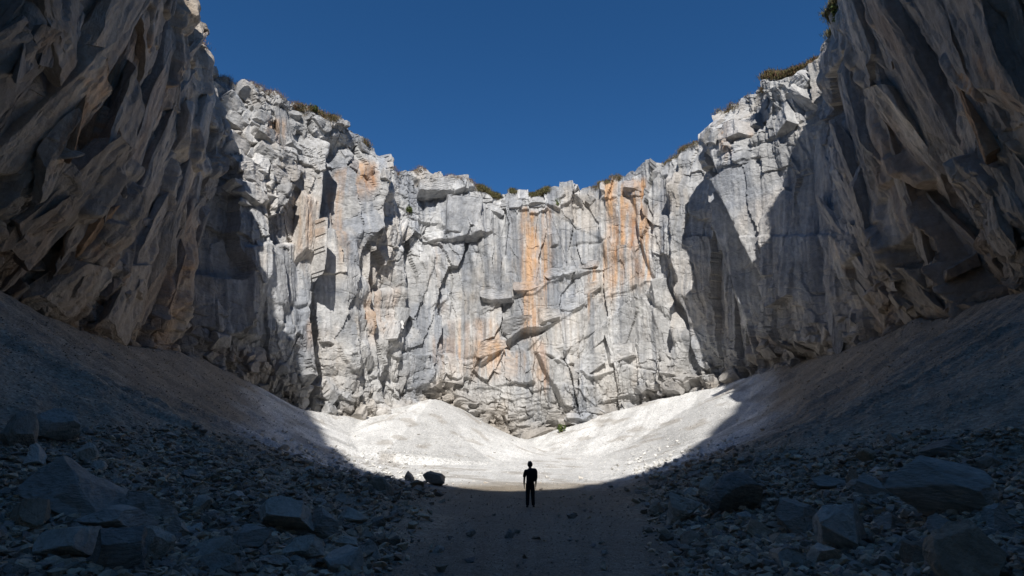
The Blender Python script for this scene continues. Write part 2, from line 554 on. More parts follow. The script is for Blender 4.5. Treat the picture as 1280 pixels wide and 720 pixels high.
# --- general fracturing in metres
blocky = np.clip(blob(325, 165, 70, 90) + 0.45 * blob(420, 480, 40, 50) + 0.35 * blob(510, 300, 25, 90)
                 + 0.3 * blob(480, 240, 30, 60) + 0.15 * blob(850, 330, 40, 160) + 0.5 * blob(960, 140, 60, 60), 0, 1)
smoothw = np.clip(0.35 + 1.0 * blob(40, 130, 190, 190) + 1.0 * blob(1230, 100, 190, 190) + blob(700, 320, 90, 90) + 0.9 * blob(590, 360, 70, 110) + 0.6 * blob(780, 420, 80, 60) + 0.5 * blob(880, 300, 120, 130) + blob(1040, 320, 70, 90)
                  + 0.8 * blob(320, 350, 50, 45) + 0.8 * blob(430, 320, 60, 110) + 0.9 * blob(140, 180, 120, 140) + 0.8 * blob(1130, 150, 130, 130), 0, 0.95)
hb = (Z - B[2]) / 6.0                        # foot zone of broken rock
foot = np.exp(-np.maximum(hb, 0) ** 1.5) * (0.55 + 0.9 * fbm(S / 14, S * 0, 91, 3))
shear = np.clip(1 - sstep(150, 290, PX), 0, 1) * -0.30 + sstep(1020, 1130, PX) * 0.30
Sn = S + shear * (H - 30)
wu = 1.5 * (fbm(S / 7, H / 7, 41, 3) - 0.5) + 0.35 * (fbm(S / 1.2, H / 1.2, 43, 2) - 0.5)
wv = 1.5 * (fbm(S / 7 + 50, H / 7, 42, 3) - 0.5) + 0.35 * (fbm(S / 1.2 + 9, H / 1.2, 44, 2) - 0.5)


def blur(A, sc, sr):
    for ax, sg in ((1, sc), (0, sr)):
        r = int(sg * 3 + 1); w_ = np.exp(-0.5 * (np.arange(-r, r + 1) / sg) ** 2); w_ /= w_.sum()
        Pd = np.pad(A, [(r, r) if a == ax else (0, 0) for a in (0, 1)], mode='edge'); n = A.shape[ax]
        A = sum(w_[i] * (Pd[:, i:i + n] if ax == 1 else Pd[i:i + n]) for i in range(2 * r + 1))
    return A


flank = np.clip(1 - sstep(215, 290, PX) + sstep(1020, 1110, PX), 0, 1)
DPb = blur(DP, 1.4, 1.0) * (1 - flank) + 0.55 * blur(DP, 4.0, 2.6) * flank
Sw = Sn + wu; Hw = H + wv
# big planes first
DL, idA = facets(Sw, Hw, 8, 24, 101, 1.0, 0.34, 0.10, 0.0, box=0.75)
d, idE = facets(Sw + 0.10 * Hw, Hw - 0.3 * Sw, 5, 16, 151, 0.6, 0.34, 0.14, 0.0, box=0.4); DL += d * (1 - 0.4 * smoothw)
d, idF = facets(Sw + 0.4 * wu, Hw + 0.25 * Sw, 3.6, 17, 171, 0.75, 0.42, 0.08, 0.0, box=0.7); DL += d * flank
DL = DL * (1 - flank) + blur(DL, 2.0, 1.5) * flank + DPb * M1 * 0.8 + 1.6 * (fbm(S / 12, H / 16, 66, 3) - 0.5)
# smaller breaks ride on the displaced surface, so the sides of a rib are rough as well
Sq = Sn; Sw = Sq + wu; Hw = H + wv
D = np.zeros(X.shape)
d, idB = facets(Sw + 0.15 * Hw, Hw, 2.7, 12.0, 202, 0.34, 0.36, 0.10, 0.05, 0.03, 0.55); D += d * (1.0 - 0.75 * smoothw + 0.8 * blocky)
d, idC = facets(Sw, Hw + 0.35 * Sw, 1.9, 1.5, 303, 0.26, 0.34, 0.3, 0.2, 0.05); D += d * np.clip(0.20 - 0.16 * smoothw + 2.0 * blocky + 2.2 * foot, 0, 2.5)
d, idD = facets(Sw - 0.3 * Hw, Hw, 0.75, 0.9, 404, 0.08, 0.30, 0.25, 0.06, 0.06); D += d * np.clip(0.28 - 0.2 * smoothw + 0.9 * blocky + 1.3 * foot, 0, 2)
# fluting: fine ribs along the joints
fl = fbm(Sq / 1.3, H / 28.0, 55, 3) + 0.5 * fbm(Sq / 0.5, H / 18.0, 56, 2)
D += 0.7 * (fl - 0.75) * (0.4 + 0.8 * smoothw)
fl2 = np.abs(fbm(Sq / 1.7, H / 40.0, 57, 4) - 0.5)
D -= 0.9 * flank * np.exp(-fl2 / 0.02) * sstep(0.4, 0.6, fbm(S / 5, H / 12, 58, 3))
D *= 1 - 0.35 * flank
D += 0.26 * (fbm(Sq / 1.6, H / 2.0, 67, 4) - 0.5)
# long joints crossing the wall
for sd, ang, sp in ((71, 0.45, 7.0), (72, -0.28, 9.0), (73, 0.1, 11.0)):
    q = (Hw + ang * Sw) / sp + 0.5 * fbm(S / 8, H / 8, sd, 3)
    fr = np.abs(q - np.round(q)) * sp
    msk = sstep(0.5, 0.66, fbm(S / 6, H / 6, sd + 5, 3))
    D -= 0.14 * msk * np.exp(-(fr / 0.12) ** 2)
rs = np.abs(np.gradient(DPb * M1 * 0.8, axis=1)) / np.maximum(np.gradient(S1), 0.02)
D *= 1 / (1 + (blur(rs, 2.0, 2.0) / 1.3) ** 2)
D -= foot * 2.0 * (0.3 + 0.7 * sstep(-0.2, 0.2, hb))
TOT = D + DL
X2 = X + nx * TOT; Y2 = Y + ny * TOT
bl, idR = facets(S, H * 0, 2.2, 10, 505, 0.7, 0.25, 0, 0.3, 0.05)
Z2 = Z + rim_w * (bl + 1.2 * (fbm(S / 7, S * 0, 77, 4) - 0.5) - 0.3) * (0.4 + 0.6 * sstep(150, 330, S * 0 + PX) * 1.0) \
    + 0.35 * (vn(S / 1.2, H / 1.2, 88) - 0.5)
# --- plateau behind the rim
out = np.array([0.15, 0.5, 1.0, 1.8, 3, 5, 8, 12, 18, 26, 38, 55.])
CX = X2[-1] - nx * out[:, None]
CY = Y2[-1] - ny * out[:, None]
CZt = Z2[-1] + 0.10 * out[:, None] + np.minimum(out, 3)[:, None] * 0.22 * (fbm(CX / 3, CY / 3, 31, 3) - 0.35)
VX = np.vstack([X2, CX]); VY = np.vstack([Y2, CY]); VZ = np.vstack([Z2, CZt])

# --- rock colour (bands, patches, mineral stains, shade tone on the flanks)
grey = np.array([0.40, 0.395, 0.385]); blue = np.array([0.285, 0.30, 0.325]); white = np.array([0.53, 0.522, 0.505])
beige = np.array([0.50, 0.445, 0.38]); orange = np.array([0.53, 0.335, 0.195]); rust = np.array([0.36, 0.17, 0.08])
brown = np.array([0.20, 0.175, 0.15])


def mixc(C, c, w): return C + (c - C) * np.clip(w, 0, 1)[..., None]


p1 = fbm(S / 9 + 3, H / 14, 11, 5); p2 = fbm(S / 5, H / 7, 12, 5); p3 = fbm(Sq / 1.6, H / 26, 13, 4)
C = np.broadcast_to(grey, X.shape + (3,)).copy()
C = mixc(C, blue, sstep(0.46, 0.62, p1) * 0.85)
C = mixc(C, white, sstep(0.52, 0.66, p2) * 0.7)
C = mixc(C, beige, sstep(0.50, 0.68, fbm(S / 6 + 9, H / 10, 14, 4)) * 0.55)
C = mixc(C, blue * 0.72, sstep(0.54, 0.68, p3) * 0.6)
C = mixc(C, white, sstep(0.60, 0.70, fbm(Sq / 1.1 + 7, H / 30, 15, 3)) * 0.5)
C *= (0.88 + 0.24 * idB)[..., None] * (0.92 + 0.16 * idC)[..., None]


def stain(x0, y0, x1, y1, w, strength, c, soft=4):
    """a streak of mineral colour running down the face"""
    m = boxsel(min(x0, x1) - w / 2 - 10, max(x0, x1) + w / 2 + 10, y0 - 8, y1 + 12)
    px, py = PX[m], PY[m]
    t = np.clip((py - y0) / (y1 - y0), 0, 1)
    cx = x0 + (x1 - x0) * t + 3 * wob1(py, 30.0, 21, x0)
    e = 1 - sstep(w / 2 - soft, w / 2 + soft, np.abs(px - cx) + 9 * (fbm(px / 7, py / 26, 24, 3) - 0.5))
    v = sstep(y0 - 6, y0 + 6, py) * (1 - sstep(y1 - 22, y1 + 10, py))
    n = np.clip(2.6 * (fbm(px / 3.2, py / 80.0, 22, 3) - 0.26), 0, 1.2) * np.clip(1 + 1.6 * (fbm(px / 11, py / 11, 23, 4) - 0.5), 0, 1.3) * (1 - 0.45 * t)
    C[m] = mixc(C[m], c, e * v * n * strength * 0.95)


for a in ((664, 262, 662, 425, 22, 1.0), (683, 262, 680, 400, 14, 0.9), (672, 300, 668, 420, 34, 0.5),
          (770, 225, 768, 378, 26, 0.95), (795, 222, 802, 362, 24, 0.95), (762, 300, 765, 370, 12, 0.6),
          (432, 210, 428, 330, 12, 0.7), (470, 330, 466, 440, 14, 0.6), (545, 300, 548, 370, 10, 0.5), (610, 430, 606, 475, 30, 0.7), (640, 440, 640, 480, 30, 0.5), (462, 200, 455, 248, 18, 1.0), (382, 245, 380, 318, 16, 0.9), (346, 148, 345, 184, 26, 0.9),
          (590, 400, 600, 475, 55, 0.55), (560, 420, 566, 478, 40, 0.45), (625, 430, 612, 470, 22, 0.9), (676, 425, 680, 490, 20, 0.8),
          (740, 330, 738, 402, 12, 0.9), (706, 440, 700, 400, 10, 0.5), (552, 375, 556, 400, 12, 0.4), (940, 165, 948, 215, 10, 0.6), (900, 150, 915, 200, 16, 0.35),
          (480, 360, 478, 430, 26, 0.4), (390, 400, 380, 440, 20, 0.5), (300, 440, 330, 480, 60, 0.4),
          (170, 40, 70, 200, 24, 0.9), (120, 90, 60, 240, 16, 0.7), (60, 40, 0, 160, 22, 0.6), (225, 330, 190, 420, 16, 0.5), (100, 300, 60, 360, 40, 0.5),
          (1220, 70, 1280, 150, 20, 0.9), (1180, 200, 1230, 300, 18, 0.6), (1150, 60, 1200, 140, 14, 0.4), (1190, 380, 1180, 400, 60, 0.5), (950, 420, 960, 470, 50, 0.4)):
    stain(*a, orange)
for a in ((677, 430, 681, 490, 7, 0.9), (668, 375, 668, 420, 6, 0.5), (468, 205, 462, 245, 5, 0.8), (788, 260, 800, 350, 4, 0.8), (775, 260, 772, 340, 3, 0.6)):
    stain(*a, rust, 2)
for a in ((720, 285, 715, 345, 60, 0.75), (650, 290, 648, 370, 10, 0.7), (706, 270, 704, 340, 8, 0.8), (640, 260, 642, 370, 10, 0.5), (590, 330, 585, 450, 10, 0.7),
          (612, 250, 610, 330, 14, 0.5), (570, 400, 568, 460, 8, 0.7), (735, 350, 728, 400, 10, 0.6), (700, 350, 690, 400, 8, 0.6), (625, 300, 622, 390, 8, 0.4)):
    stain(*a, blue * 0.62, 3)
for a in ((700, 410, 690, 470, 60, 0.6), (760, 430, 740, 510, 90, 0.55), (560, 300, 560, 420, 26, 0.55), (722, 380, 715, 430, 14, 0.8), (600, 450, 610, 500, 80, 0.4), (480, 420, 500, 520, 70, 0.5), (420, 420, 425, 530, 60, 0.7)):
    stain(*a, white, 12)
# iron-brown broken rock along the foot and in the flanking walls
C = mixc(C, beige * 0.62, foot * 0.75 * sstep(0.35, 0.6, p2))
C = mixc(C, C * np.array([0.88, 0.755, 0.62]), flank * 0.9)  # flanks lie in shade: darker, warmer tone put into the rock colour
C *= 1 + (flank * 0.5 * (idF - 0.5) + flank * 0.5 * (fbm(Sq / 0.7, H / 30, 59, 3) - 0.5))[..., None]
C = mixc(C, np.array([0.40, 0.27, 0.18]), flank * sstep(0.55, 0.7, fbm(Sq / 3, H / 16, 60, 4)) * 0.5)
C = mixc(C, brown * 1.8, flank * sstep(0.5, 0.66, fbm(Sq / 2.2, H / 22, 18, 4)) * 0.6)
capC = np.broadcast_to(C[-1], (len(out),) + C[-1].shape).copy()
capC = mixc(capC, np.array([0.16, 0.13, 0.07]), sstep(0.4, 3, out)[:, None] * np.ones(NCOL))
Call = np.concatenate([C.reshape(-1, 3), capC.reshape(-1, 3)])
nr = VX.shape[0]


def ico(sub_):
    bm = bmesh.new(); bmesh.ops.create_icosphere(bm, subdivisions=sub_, radius=1.0)
    v = np.array([q.co[:] for q in bm.verts]); f = np.array([[q.index for q in fc.verts] for fc in bm.faces]); bm.free()
    return v, f


ICO = {k: ico(k) for k in (1, 2, 3, 4, 5)}
# separate slabs and blocks of the cliff: convex broken pieces standing out of the face
sub_r = slice(23, len(tt), 3); sub_c = slice(0, NCOL, 3)
QX, QY = PX[sub_r, sub_c], PY[sub_r, sub_c]
QP = np.stack([X2[sub_r, sub_c], Y2[sub_r, sub_c], Z2[sub_r, sub_c]], 2)
QN = np.stack([np.broadcast_to(nx[sub_c], QX.shape), np.broadcast_to(ny[sub_c], QX.shape)], 2)
QC = C[sub_r, sub_c]; QM = M1[sub_r, sub_c]
RAS = np.full((640, 1100, 3), np.nan)
_i = ((PY[23:] + 500) / 2).astype(int).clip(0, 639); _j = ((PX[23:] + 500) / 2).astype(int).clip(0, 1099)
RAS[_i, _j] = C[23:]
for _ in range(14):
    bad = np.isnan(RAS[..., 0])
    for ax, st_ in ((0, 1), (0, -1), (1, 1), (1, -1)):
        r_ = np.roll(RAS, st_, ax); m_ = bad & ~np.isnan(r_[..., 0]); RAS[m_] = r_[m_]; bad = np.isnan(RAS[..., 0])
SLV, SLF, SLC = [], [], []
sl_off = [0]
srng = np.random.default_rng(42)


def look(px, py):
    k = int(np.argmin((QX - px) ** 2 + (QY - py) ** 2)); i, j = divmod(k, QX.shape[1])
    return QP[i, j], QN[i, j], QC[i, j], QM[i, j]


def slab(x0, y0, x1, y1, w, th, out=0.25, tilt=None, tint=1.0, chips=5, col=None, bot=None):
    """broken slab from picture point 0 (top) to 1 (foot); w, th in picture units; out = share of thickness proud of the face"""
    p0, n0, c0, m0 = look(x0, y0); p1, n1, c1, m1 = look(x1, y1)
    mid, nn, cc, mm = look((x0 + x1) / 2, (y0 + y1) / 2)
    ax = p0 - p1; L = np.linalg.norm(ax); ez = ax / max(L, 1e-6)
    n = np.array([nn[0], nn[1], 0.0]); n = n - ez * (n @ ez); n /= np.linalg.norm(n)
    ex = np.cross(n, ez)
    W = w * mm; T_ = th * mm
    v, f = ICO[5 if max(w, L / mm) > 60 else (4 if max(w, L / mm) > 26 else 3)]; v = v.copy()
    if tilt is None: tilt = srng.choice([-1, 1]) * srng.uniform(0.15, 0.5)
    pl = [((1, srng.normal(0, .15), srng.normal(0, .12)), .5), ((-1, srng.normal(0, .15), srng.normal(0, .12)), .5),
          ((tilt, 1, srng.normal(0, .12)), .45), ((0, -1, 0), .6),
          ((srng.normal(0, .35), srng.normal(0, .3), 1), .62), ((srng.normal(0, .35) if bot is None else bot, srng.uniform(-.1, .5), -1), .6)]
    for _ in range(chips):
        q = srng.normal(size=3) * np.array([1, 1, 0.6]); q[1] = abs(q[1]); pl.append((q, srng.uniform(.62, .8)))
    for q, o in pl:
        q = np.array(q, float); q /= np.linalg.norm(q)
        v -= np.maximum(v @ q - o, 0)[:, None] * q
    mn, mx = v.min(0), v.max(0); v = (v - (mn + mx) / 2) / (mx - mn)
    v = v * np.array([W, T_, L * 1.05])
    sd = int(srng.integers(1e6))
    g1 = fbm(v[:, 0] / 0.9 + v[:, 1] * 0.8, v[:, 2] / 4.0 + sd, 81, 4) - 0.5
    g2 = fbm(v[:, 0] / 0.4 + v[:, 1] * 1.7, v[:, 2] / 0.7 + sd, 82, 3) - 0.5
    g3 = np.abs(fbm(v[:, 0] / 0.8 + sd, v[:, 2] / 7.0 + v[:, 1] * .5, 84, 3) - 0.5)
    g4 = np.abs(fbm(v[:, 0] / 3.0 + sd, v[:, 2] / 4.5 + v[:, 0] * .9, 85, 3) - 0.5)
    v[:, 1] += np.clip(W * 0.12, 0.05, 0.35) * 2 * g1 + 0.16 * g2 - 0.16 * np.exp(-g3 / .02) - 0.12 * np.exp(-g4 / .012)
    v[:, 0] += 0.10 * g2 * np.sign(v[:, 0])
    P = (mid + p0 * 0.5 + p1 * 0.5) / 2 + n * T_ * (out - 0.5)
    V_ = P + v[:, :1] * ex + v[:, 1:2] * n + v[:, 2:3] * ez
    st = 0.55 + 0.9 * fbm(v[:, 0] / 0.5 + sd, v[:, 2] / 9.0 + v[:, 1] * 0.3, 83, 4)
    if col is None:
        qx, qy, _ = project(V_[:, 0], V_[:, 1], V_[:, 2])
        cw = RAS[((qy + 500) / 2).astype(int).clip(0, 639), ((qx + 500) / 2).astype(int).clip(0, 1099)]
        cw = np.where(np.isnan(cw), np.array(cc), cw)
        cv = (0.65 * cw + 0.35 * np.array(cc)) * tint * srng.uniform(0.88, 1.12) * (0.5 + 0.5 * st[:, None])
    else:
        cv = (np.array(col) * tint)[None] * st[:, None]
    SLV.append(V_); SLF.append(f + sl_off[0]); SLC.append(cv); sl_off[0] += len(v)


def longslab(x0, y0, x1, y1, w, th, out=.4, tilt=.2, chips=2, bot=0, **k):
    n = max(1, int(round(math.hypot(x1 - x0, y1 - y0) / srng.uniform(150, 240))))
    cut = np.sort(np.concatenate([[0, 1], (np.arange(1, n) + srng.uniform(-.3, .3, n - 1)) / n]))
    for a_, b_ in zip(cut[:-1], cut[1:]):
        j_ = srng.normal(0, .05) * w
        slab(x0 + (x1 - x0) * a_ + j_, y0 + (y1 - y0) * a_, x0 + (x1 - x0) * b_ + j_, y0 + (y1 - y0) * b_, w * srng.uniform(.85, 1.1), th,
             out + srng.uniform(-.14, .10), tilt + srng.normal(0, .06), chips=chips + 1, bot=srng.uniform(-.6, .6), **k)


FO = np.array([0.42, 0.27, 0.16])
# left shaded mass: broad slabs leaning to the right, near edge to far corner
for a in ((150, -90, -90, 250, 110, 30, .5, -.18), (200, -80, -20, 240, 90, 28, .5, -.2), (228, -40, 60, 250, 76, 28, .5, -.2), (246, -10, 110, 290, 52, 26, .5, -.22),
          (80, -40, -110, 190, 100, 34, .55, -.2), (105, 170, 10, 310, 66, 20, .5, -.15), (175, 120, 70, 320, 58, 18, .45, .12), (232, 70, 140, 310, 44, 22, .5, -.2),
          (254, 80, 190, 330, 30, 22, .5, -.22), (200, 200, 130, 360, 54, 20, .45, .12), (262, 95, 208, 425, 22, 24, .5, -.25), (270, 130, 236, 432, 16, 22, .5, -.3),
          (236, 250, 182, 428, 34, 16, .4, .15), (168, 320, 130, 428, 78, 20, .4, .12), (110, 320, 60, 400, 70, 20, .4, .12), (200, 335, 178, 434, 44, 18, .4, -.12)):
    longslab(*a[:7], tilt=a[7], chips=2)
slab(222, 130, 212, 200, 34, 26, .75, tilt=-.35, tint=1.15)
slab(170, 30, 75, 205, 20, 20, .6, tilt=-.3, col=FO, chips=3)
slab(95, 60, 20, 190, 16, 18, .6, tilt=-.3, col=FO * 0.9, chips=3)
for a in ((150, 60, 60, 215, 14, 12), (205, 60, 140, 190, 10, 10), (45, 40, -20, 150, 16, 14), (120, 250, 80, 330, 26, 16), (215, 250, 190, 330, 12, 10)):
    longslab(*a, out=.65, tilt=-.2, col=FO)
# right shaded mass
for a in ((1036, 10, 1112, 330, 34, 24, .5, .22), (1066, -40, 1160, 250, 46, 26, .5, .2), (1034, 90, 1100, 415, 28, 22, .45, .2), (1062, 150, 1128, 418, 32, 18, .4, .18),
          (1095, -70, 1205, 200, 60, 28, .5, .2), (1130, -80, 1260, 170, 66, 30, .5, .2), (1175, -90, 1320, 160, 80, 32, .5, .2), (1240, -90, 1390, 170, 100, 36, .5, .2),
          (1140, 90, 1178, 205, 46, 22, .45, .18), (1205, 110, 1310, 290, 60, 24, .45, .18), (1108, 130, 1160, 360, 38, 18, .4, .15), (1086, 230, 1108, 424, 34, 16, .4, -.1),
          (1250, 150, 1340, 300, 60, 22, .45, .15), (1060, 60, 1110, 230, 40, 20, .45, .15),
          (1100, 20, 1170, 210, 44, 22, .5, .15), (1130, 330, 1150, 405, 50, 18, .4, .1), (1080, 320, 1094, 424, 34, 14, .4, -.1)):
    longslab(*a[:7], tilt=a[7], chips=2)
slab(1195, 70, 1285, 190, 18, 20, .7, tilt=.3, col=FO, chips=3)
slab(1165, 190, 1205, 285, 16, 16, .6, tilt=.3, col=FO * 0.8, chips=3)
# random smaller slabs on both flanks, long and leaning
for k in range(70):
    left = k % 2 == 0
    x = srng.uniform(-60, 240) if left else srng.uniform(1045, 1330); y = srng.uniform(-20, 400)
    ln = srng.uniform(80, 200); lean = srng.uniform(.40, .62)
    w = srng.uniform(16, 46)
    if abs(x - 1178) < 45 and 170 < y < 390: continue
    slab(x + (1 if left else -1) * lean * ln / 2, y - ln / 2, x - (1 if left else -1) * lean * ln / 2, y + ln / 2, w, w * srng.uniform(.22, .36), srng.uniform(.3, .55),
         tilt=(-1 if left else 1) * srng.uniform(.05, .25), chips=2)


def blocks(n, xr, yf, wr, hr, lean=0.0, out=(.2, .6), tint=1.0, th=1.0):
    for _ in range(n):
        x = srng.uniform(*xr); y0, y1 = yf(x); y = srng.uniform(y0, y1)
        w = srng.uniform(*wr); h = srng.uniform(*hr); l_ = lean + srng.normal(0, .25)
        slab(x + l_ * h / 2, y - h / 2, x - l_ * h / 2, y + h / 2, w, th * min(w, h) * srng.uniform(.7, 1.3), srng.uniform(*out), tint=tint, chips=6)


base_y = lambda x: np.interp(x, cols[0], cols[1])
rim_y = lambda x: np.interp(x, cols[3], cols[4])
blocks(60, (280, 375), lambda x: (rim_y(x) + 12, 262 - 0.2 * (x - 278)), (18, 42), (9, 22), 0.3, (.3, .6))
blocks(14, (376, 480), lambda x: (rim_y(x) + 4, rim_y(x) + 40), (12, 28), (8, 18), 0.3, (.2, .5))
blocks(60, (-60, 190), lambda x: (base_y(x) - 75, base_y(x) + 4), (12, 36), (10, 34), 0.3, (.3, .6), .9)
blocks(40, (200, 400), lambda x: (base_y(x) - 45, base_y(x) + 3), (9, 26), (8, 22), 0.1, (.3, .6), .9)
blocks(24, (396, 470), lambda x: (base_y(x) - 80, base_y(x) + 3), (8, 22), (8, 20), 0.2, (.3, .6))
blocks(16, (470, 510), lambda x: (280, 505), (14, 26), (12, 30), 0.15, (.2, .45))
blocks(60, (545, 860), lambda x: (base_y(x) - 30, base_y(x) + 3), (14, 44), (5, 13), 0.0, (.25, .5))
blocks(46, (880, 1090), lambda x: (base_y(x) - 38, base_y(x) + 3), (10, 26), (8, 22), -0.1, (.25, .55), .9)
blocks(90, (1085, 1340), lambda x: (base_y(x) - 90, base_y(x) + 4), (12, 34), (12, 36), -0.2, (.3, .6), .9)
blocks(14, (900, 1030), lambda x: (rim_y(x) + 10, rim_y(x) + 60), (14, 36), (12, 30), -0.2, (.2, .5))
blocks(12, (600, 690), lambda x: (rim_y(x) + 8, rim_y(x) + 24), (12, 34), (6, 14), 0.0, (.2, .45))
blocks(10, (690, 890), lambda x: (rim_y(x) + 8, rim_y(x) + 24), (10, 26), (7, 16), -0.1, (.2, .45))
# big slabs of the sunlit walls
slab(550, 221, 556, 246, 74, 14, .55, tilt=.2, chips=7)
slab(578, 246, 575, 302, 46, 14, .5, tilt=-.3)
slab(640, 440, 632, 478, 60, 12, .3, tilt=.25)
for a in ((612, 425, 614, 446, 40, 12), (648, 396, 650, 417, 44, 14), (682, 388, 684, 409, 34, 12), (716, 370, 718, 392, 34, 10), (740, 352, 742, 368, 24, 9),
          (620, 364, 622, 380, 44, 8), (660, 352, 662, 369, 40, 9), (700, 337, 702, 351, 40, 8), (735, 326, 737, 339, 30, 7), (700, 430, 706, 450, 50, 10), (735, 446, 742, 468, 44, 10), (775, 432, 778, 453, 40, 10)):
    slab(*a, out=.42, tilt=srng.uniform(-.2, .2), bot=srng.uniform(-.9, -.3), chips=5)
slab(560, 440, 560, 480, 52, 12, .4, tilt=-.2)
slab(972, 118, 1000, 160, 50, 16, .5, tilt=-.2)
slab(1020, 150, 1040, 440, 62, 14, .3, tilt=-.12, chips=3)
slab(325, 300, 340, 400, 50, 14, .35, tilt=-.2, chips=4)
slab(385, 232, 380, 335, 26, 22, .5, tilt=-.3, chips=3)
slab(352, 130, 372, 215, 22, 14, .4, tilt=-.3, chips=3)
SV = np.concatenate(SLV); SF = np.concatenate(SLF); SCc = np.concatenate(SLC)
nv = nr * NCOL
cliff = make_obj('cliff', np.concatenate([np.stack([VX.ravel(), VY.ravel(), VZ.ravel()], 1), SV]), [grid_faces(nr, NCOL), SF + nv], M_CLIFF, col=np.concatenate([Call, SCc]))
tag(cliff, 'tall ring of pale grey fractured cliff with orange streaks around the scree bowl', 'cliff', kind='structure')

# ------------------------------------------------------------------ ground
qb = np.stack([B[0][::6], B[1][::6], B[2][::6]], 1)
extra = np.array([(-44, 10, 13), (-44, 2, 12), (-43, -8, 10), (-40, -18, 8), (-30, -26, 4), (44, 10, 13), (44, 2, 12), (43, -8, 10), (40, -18, 8), (30, -26, 4)], float)
keep = qb[:, 1] > 12
qb = np.concatenate([qb[keep], extra])


def floor_z(x, y):
    return 0.072 * 8 * np.log1p(np.exp((y - 49) / 8)) + 0.004 * np.maximum(np.abs(x) - 4, 0) ** 1.4


def path_c(y): return 0.25 + 0.6 * np.sin(y / 14.0)
def path_w(y): return 2.1 + 0.05 * np.clip(y, 0, 60)


qz = qb[:, 2] - 0.072 * 8 * np.log1p(np.exp((qb[:, 1] - 49) / 8)) - 0.004 * np.maximum(np.abs(qb[:, 0]) - 4, 0) ** 1.4 + 0.4


LX = np.arange(-70, 70.01, 0.3); LY = np.arange(-60, 142, 0.3)


def _talus():
    gx, gy = np.meshgrid(LX, LY)
    gx = gx.ravel(); gy = gy.ravel()
    tal = np.zeros(gx.shape); own = np.zeros(gx.shape); dd_ = np.zeros(gx.shape)
    wob = 1.5 * (fbm(gx / 5, gy / 5, 301, 3) - 0.5)
    for i in range(len(qb)):
        bk = float(np.clip((qb[i, 1] - 70) / 25, 0, 1)); h = qz[i]; L = (2.25 + 0.1 * bk) * h; ex = 1.5 - 0.32 * bk
        m = (np.abs(gx - qb[i, 0]) < L + 1) & (np.abs(gy - qb[i, 1]) < 2 * L + 1)
        d = np.hypot(gx[m] - qb[i, 0], (gy[m] - qb[i, 1]) * (1 - 0.60 * bk)) + wob[m]
        new = h * np.clip(1 - d / L, 0, 1.05) ** ex
        better = new > tal[m]
        tal[m] = np.where(better, new, tal[m]); own[m] = np.where(better, i, own[m]); dd_[m] = np.where(better, d, dd_[m])
    own += (own < 0) * 0
    run = fbm(own / 3.5, dd_ / 22.0, 321, 4) - 0.5
    tal = tal + 0.9 * run * np.clip(tal / 2.5, 0, 1) * np.clip(dd_ / 3.0, 0, 1)
    return tal.reshape(len(LY), len(LX)), (fbm(own / 2.0, dd_ / 30.0, 322, 4) - 0.5).reshape(len(LY), len(LX)) * (tal.reshape(len(LY), len(LX)) > 0.2)


def bil(G, x, y):
    u = np.clip((x - LX[0]) / 0.3, 0, len(LX) - 1.001); v = np.clip((y - LY[0]) / 0.3, 0, len(LY) - 1.001)
    i = u.astype(int); j = v.astype(int); u = u - i; v = v - j
    return (G[j, i] * (1 - u) + G[j, i + 1] * u) * (1 - v) + (G[j + 1, i] * (1 - u) + G[j + 1, i + 1] * u) * v


TAL, RUN = _talus()


def ground_z(x, y, fine=True):
    x = np.asarray(x, float); y = np.asarray(y, float)
    z = floor_z(x, y) + bil(TAL, x, y)
    lat = np.abs(x - path_c(y)) - path_w(y)
    side = sstep(-0.6, 5.0, lat)
    near = 1 - sstep(26, 55, np.hypot(x, y))
    z = z + side * near * (0.45 + 1.1 * (fbm(x / 3.2, y / 3.2, 302, 4) - 0.4))
    fr_ = 1 - 0.65 * sstep(45, 75, y)
    z = z + 0.5 * side * fr_ * (fbm(x / 7, y / 7, 304, 4) - 0.5)
    if fine:
        z = z + 0.05 * (fbm(x / 0.5, y / 0.5, 303, 4) - 0.5) * (0.4 + 0.6 * side) + 0.25 * side * fr_ * (fbm(x / 1.1, y / 1.1, 305, 4) - 0.5)
    return z


GRD = ground_z(*np.meshgrid(LX, LY), False)


def sunlit_w(x, y):
    """scree colour lightened over the sunlit zone, left darker where shade falls"""
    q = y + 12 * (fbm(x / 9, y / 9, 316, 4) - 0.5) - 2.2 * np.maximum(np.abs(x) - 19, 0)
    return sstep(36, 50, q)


az = np.radians(np.concatenate([np.linspace(-180, -52, 60)[:-1], np.linspace(-52, 52, 880), np.linspace(52, 180, 60)[1:]]))
rr = np.concatenate([[0.4], np.geomspace(1.2, 136, 620)])
RA, AA = np.meshgrid(rr, az, indexing='ij')
GX = RA * np.sin(AA); GY = RA * np.cos(AA)
GZ = ground_z(GX, GY)
lat = np.abs(GX - path_c(GY)) - path_w(GY) + 3.2 * (fbm(GX / 2.2, GY / 2.2, 311, 5) - 0.5)
slate = np.array([0.42, 0.345, 0.255]); scree = np.array([0.33, 0.275, 0.21]); pale = np.array([0.64, 0.628, 0.60]); gravel = np.array([0.33, 0.285, 0.222])  # pale and scree: sunlit and shaded tones of one stone
R_ = np.hypot(GX, GY)
GC = np.broadcast_to(slate, GX.shape + (3,)).copy()
dist_n = R_ + 14 * (fbm(GX / 9, GY / 9, 312, 4) - 0.5)
GC = mixc(GC, scree, sstep(22, 50, dist_n))
GC = mixc(GC, pale, sunlit_w(GX, GY))
GC = mixc(GC, gravel, (1 - sstep(-0.4, 0.8, lat)) * (1 - sstep(34, 52, dist_n)))
